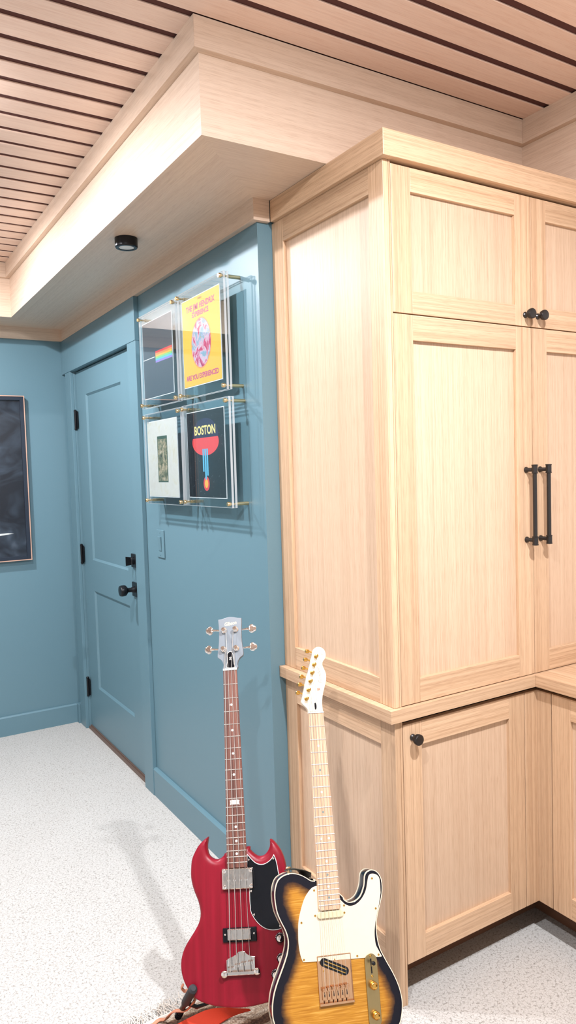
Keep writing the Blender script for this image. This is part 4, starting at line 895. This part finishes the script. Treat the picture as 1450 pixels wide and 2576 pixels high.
# control plate
cp = [(.0978+.0163*math.cos(a), -.5995+.0163*math.sin(a)) for a in [PI*k/14 for k in range(15)]]+[(.0965+.0163*math.cos(a), -.7235+.0163*math.sin(a)) for a in [PI+PI*k/14 for k in range(15)]]
cpo = gpart(MB().prism(cp, -.0108, -.0070), 'control_plate', ANTI, tele, tele, bevel=.0006)
for y in (-.6502, -.7125):
    gpart(MB().lathe([(.0092, 0), (.0095, .001), (.0092, .012), (.0082, .0145), (.006, .016), (.002, .0165)], (.0968, y, -.0070), n=26), 'control_knob', GOLD, cpo, tele)
m = MB().box(.0962, .0994, -.626, -.594, -.0070, -.0067); sw = gpart(m, 'selector_switch', GLOSSBLK, cpo, tele)
m = MB().tube([(.098, -.611, -.008), (.0982, -.6015, .0045)], .0013, 8); gpart(m, 'switch_lever', CHROME, sw, tele)
gpart(MB().lathe([(.0028, 0), (.0046, .003), (.0046, .009), (.003, .011)], (.0982, -.6015, .0035), n=18), 'switch_tip', GLOSSBLK, sw, tele)
for y in (-.5885, -.632, -.7345): gpart(MB().lathe([(.0028, 0), (.0026, .001), (.001, .0015)], (.0978, y, -.0070), n=14), 'plate_screw', GOLD, cpo, tele)
for i, (r, (px, py)) in enumerate(zip((.00058, .00052, .00045, .0004, .00032, .0003), TELE_POSTS[::-1])):
    nx = -.0175+.007*i; x, y = TELE_SADDLES[i]
    gpart(MB().tube([(px+.0034, py, .003), (nx, 0, .0025), (x, -.6445, .0030), (x, -.660, -.007)], r, 6), 'string', NICKEL, tele, tele)
# strap button and strap end on the upper bout
o = gpart(MB().lathe([(.0035, 0), (.0030, .008), (.0065, .010), (.0070, .0125), (.005, .0145)], (-.094, -.389, -.030), axis='y', n=18), 'strap_button', BRASS, tele, tele)
m = MB().tube([(-.104, -.3835, -.030), (-.094, -.3800, -.030), (-.078, -.3810, -.031), (-.060, -.3860, -.036), (-.046, -.394, -.046), (-.042, -.404, -.062), (-.046, -.43, -.07)], [.006, .013, .016, .017, .017, .016, .015], 12, flat=.13, up=Vector((0, 1, 0)))
gpart(m, 'strap_end', STRAPD, tele, tele)['label'] = 'dark leather strap end'

# ------------------------------------------------------------------ guitar stands
def stand(top, label, basey, hw, tipl, footl, tipr, footr, zback):
    B = top.matrix_world; g = lambda x, y, z: B @ Vector((x, y+basey, z))
    t = empty('guitar_stand', (g(0, -basey, -.10).x, g(0, -basey, -.10).y, .012), label, 'guitar stand')
    bl, brr = g(-hw, -basey+.005, -.056), g(hw, -basey+.005, -.056)
    ap = g(0, -basey+.22, -.085)
    for s, (tip, foot, back) in enumerate(((tipl, footl, bl), (tipr, footr, brr))):
        tip, foot = Vector(tip), Vector(foot); k = foot+(tip-foot)*.52
        m = MB().tube([foot+(tip-foot)*.10, foot+(tip-foot)*.52], .0075, 12); m.tube([k, k+(back-k)*.5+Vector((0, 0, -.012)), back, ap], .0055, 10)
        leg = m.build('leg', BLACK, parent=t)
        m = MB().tube([foot+(tip-foot)*.50, foot+(tip-foot)*.54, foot+(tip-foot)*.97, tip], [.0105, .0118, .0118, .0065], 18); m.build('foam_arm', RUBBER, parent=leg)
        m = MB().tube([foot, foot+(tip-foot)*.03, foot+(tip-foot)*.14, foot+(tip-foot)*.20], [.006, .0095, .0095, .007], 14)
        for q in range(4): m.tube([foot+(tip-foot)*(.04+.035*q), foot+(tip-foot)*(.052+.035*q)], .0108, 14)
        m.build('rubber_foot', GLOSSBLK, parent=leg)
    rear = Vector((ap.x+.10, ap.y+.20, zback)); MB().tube([ap, rear], .0065, 10).build('rear_leg', BLACK, parent=t)
    return t
bpy.context.view_layer.update()
stand(bass, 'black guitar stand with a foam covered arm holding the red bass', .8785, .10, (.7250, 1.7419, .191), (.7265, 1.8680, .030), (1.030, 1.600, .180), (1.060, 1.700, .034), .020)
stand(tele, 'black guitar stand behind and below the sunburst guitar', .8055, .10, (.845, 1.330, .185), (.815, 1.305, .012), (1.070, 1.255, .185), (1.080, 1.225, .012), .008)

# ------------------------------------------------------------------ rug with fringe
def rug_mat():
    m, nt, b = new_mat('cream_brown_woven_wool'); tc = node(nt, 'ShaderNodeTexCoord')
    dn = node(nt, 'ShaderNodeTexNoise'); dn.inputs['Scale'].default_value = 30; nt.links.new(tc.outputs['Object'], dn.inputs['Vector'])
    dv = node(nt, 'ShaderNodeVectorMath', operation='MULTIPLY_ADD'); nt.links.new(dn.outputs['Color'], dv.inputs[0]); dv.inputs[1].default_value = (.02, .02, 0); nt.links.new(tc.outputs['Object'], dv.inputs[2])
    mp = node(nt, 'ShaderNodeMapping'); mp.inputs['Scale'].default_value = (3.5, 24, 1); nt.links.new(dv.outputs[0], mp.inputs['Vector'])
    n = node(nt, 'ShaderNodeTexNoise'); n.inputs['Scale'].default_value = 1; n.inputs['Detail'].default_value = 3; nt.links.new(mp.outputs[0], n.inputs['Vector'])
    r = ramp(nt, [(0.40, lin((206, 192, 174))), (0.49, lin((186, 164, 140))), (0.53, lin((112, 80, 60))), (0.64, lin((84, 58, 44)))], n.outputs['Fac'])
    vo = node(nt, 'ShaderNodeTexVoronoi'); vo.inputs['Scale'].default_value = 170; nt.links.new(dv.outputs[0], vo.inputs['Vector'])
    rr = ramp(nt, [(0.2, (1, 1, 1)), (.8, (.5, .45, .42))], vo.outputs['Distance'])
    c = mixc(nt, 1.0, r.outputs[0], rr.outputs[0], 'MULTIPLY'); nt.links.new(c, b.inputs['Base Color']); b.inputs['Roughness'].default_value = .95
    bp = node(nt, 'ShaderNodeBump'); bp.inputs['Strength'].default_value = .8; bp.inputs['Distance'].default_value = .004; bp.invert = True
    nt.links.new(vo.outputs['Distance'], bp.inputs['Height']); nt.links.new(bp.outputs[0], b.inputs['Normal']); return m
FRINGE = plain('cream_wool_fringe', lin((222, 214, 204)), 0.9)
rug = empty('rug', (.4, 1.4, 0), 'cream and brown woven rug with white fringe under the red bass', 'rug')
RY = 1.914
MB().box(-.35, 1.10, .70, RY, .0003, .009).build('weave', rug_mat(), parent=rug, bevel=.003)
MB().tube([(-.35, RY, .006), (.3, RY+.001, .0065), (.7, RY+.003, .0065), (1.10, RY, .006)], .0065, 10).build('bound_edge', FRINGE, parent=rug)
m = MB(); x = -.34
while x < 1.09:
    for q in range(2):
        a = random.uniform(-.5, .5); L = random.uniform(.045, .075); px, py = x+random.uniform(-.004, .004), RY+.004; pts = [(px, py, .008)]
        for s in range(1, 7):
            a += random.uniform(-.55, .55); px += math.sin(a)*L/6; py += abs(math.cos(a))*L/6; pts.append((px, py, .004+random.uniform(0, .006)+(.012*math.sin(PI*s/7)*random.random())))
        m.tube(pts, .0011, 4)
    x += .0068
fr = m.build('fringe', FRINGE, parent=rug, weld=False); fr['kind'] = 'stuff'

# ------------------------------------------------------------------ straps
def ribbon(mb, A, B, th):
    n = len(A); V = []
    for a, b in zip(A, B):
        a, b = Vector(a), Vector(b); V += [a+Vector((0, 0, th)), b+Vector((0, 0, th)), b, a]
    F = [(0, 1, 2, 3), tuple((n-1)*4+k for k in (3, 2, 1, 0))]
    for i in range(n-1):
        for k in range(4): F.append((i*4+k, i*4+(k+1) % 4, (i+1)*4+(k+1) % 4, (i+1)*4+k))
    return mb.add(V, F, 0, True)
def sm(Pts, sub=5):
    out = []; n = len(Pts)
    for i in range(n-1):
        p0, p1, p2, p3 = (Vector(Pts[max(0, min(n-1, j))]) for j in (i-1, i, i+1, i+2))
        for s in range(sub):
            t = s/sub; out.append(0.5*((2*p1)+(p2-p0)*t+(2*p0-5*p1+4*p2-p3)*t*t+(3*p1-p0-3*p2+p3)*t**3))
    return out+[Vector(Pts[-1])]
A = sm([(.60, 1.800, .040), (.66, 1.822, .038), (.721, 1.834, .036), (.761, 1.838, .035), (.804, 1.837, .035), (.846, 1.821, .034), (.875, 1.800, .033), (.906, 1.778, .032)])
Bq = sm([(.70, 1.740, .0105), (.745, 1.765, .0105), (.790, 1.790, .0105), (.815, 1.798, .0105), (.842, 1.803, .0110), (.868, 1.804, .012), (.888, 1.797, .016), (.909, 1.776, .0285)])
o = ribbon(MB(), A, Bq, .0028).build('guitar_strap', STRAPO, base=(.78, 1.80, .0105)); tag(o, 'orange leather guitar strap lying on the rug below the red bass', 'strap')
T_ = sm([(.640, 1.880, .0125), (.680, 1.905, .014), (.6985, 1.888, .022), (.6991, 1.8598, .0517), (.7066, 1.8358, .0765), (.7302, 1.8196, .0779), (.7374, 1.7993, .0979), (.7400, 1.7760, .1290), (.7440, 1.7820, .1430), (.7441, 1.7972, .1404), (.7369, 1.8030, .1440), (.7265, 1.8078, .1420), (.7200, 1.8116, .1521), (.7240, 1.8100, .1600)])
o = MB().tube(T_, .0060, 10, flat=.45).build('leather_cord', STRAPT, base=(.70, 1.85, .012)); tag(o, 'narrow tan leather strap looped around the foam arm of the stand', 'strap')

for o in bpy.data.objects:
    for k in ('_org', '_base'):
        if k in o: del o[k]
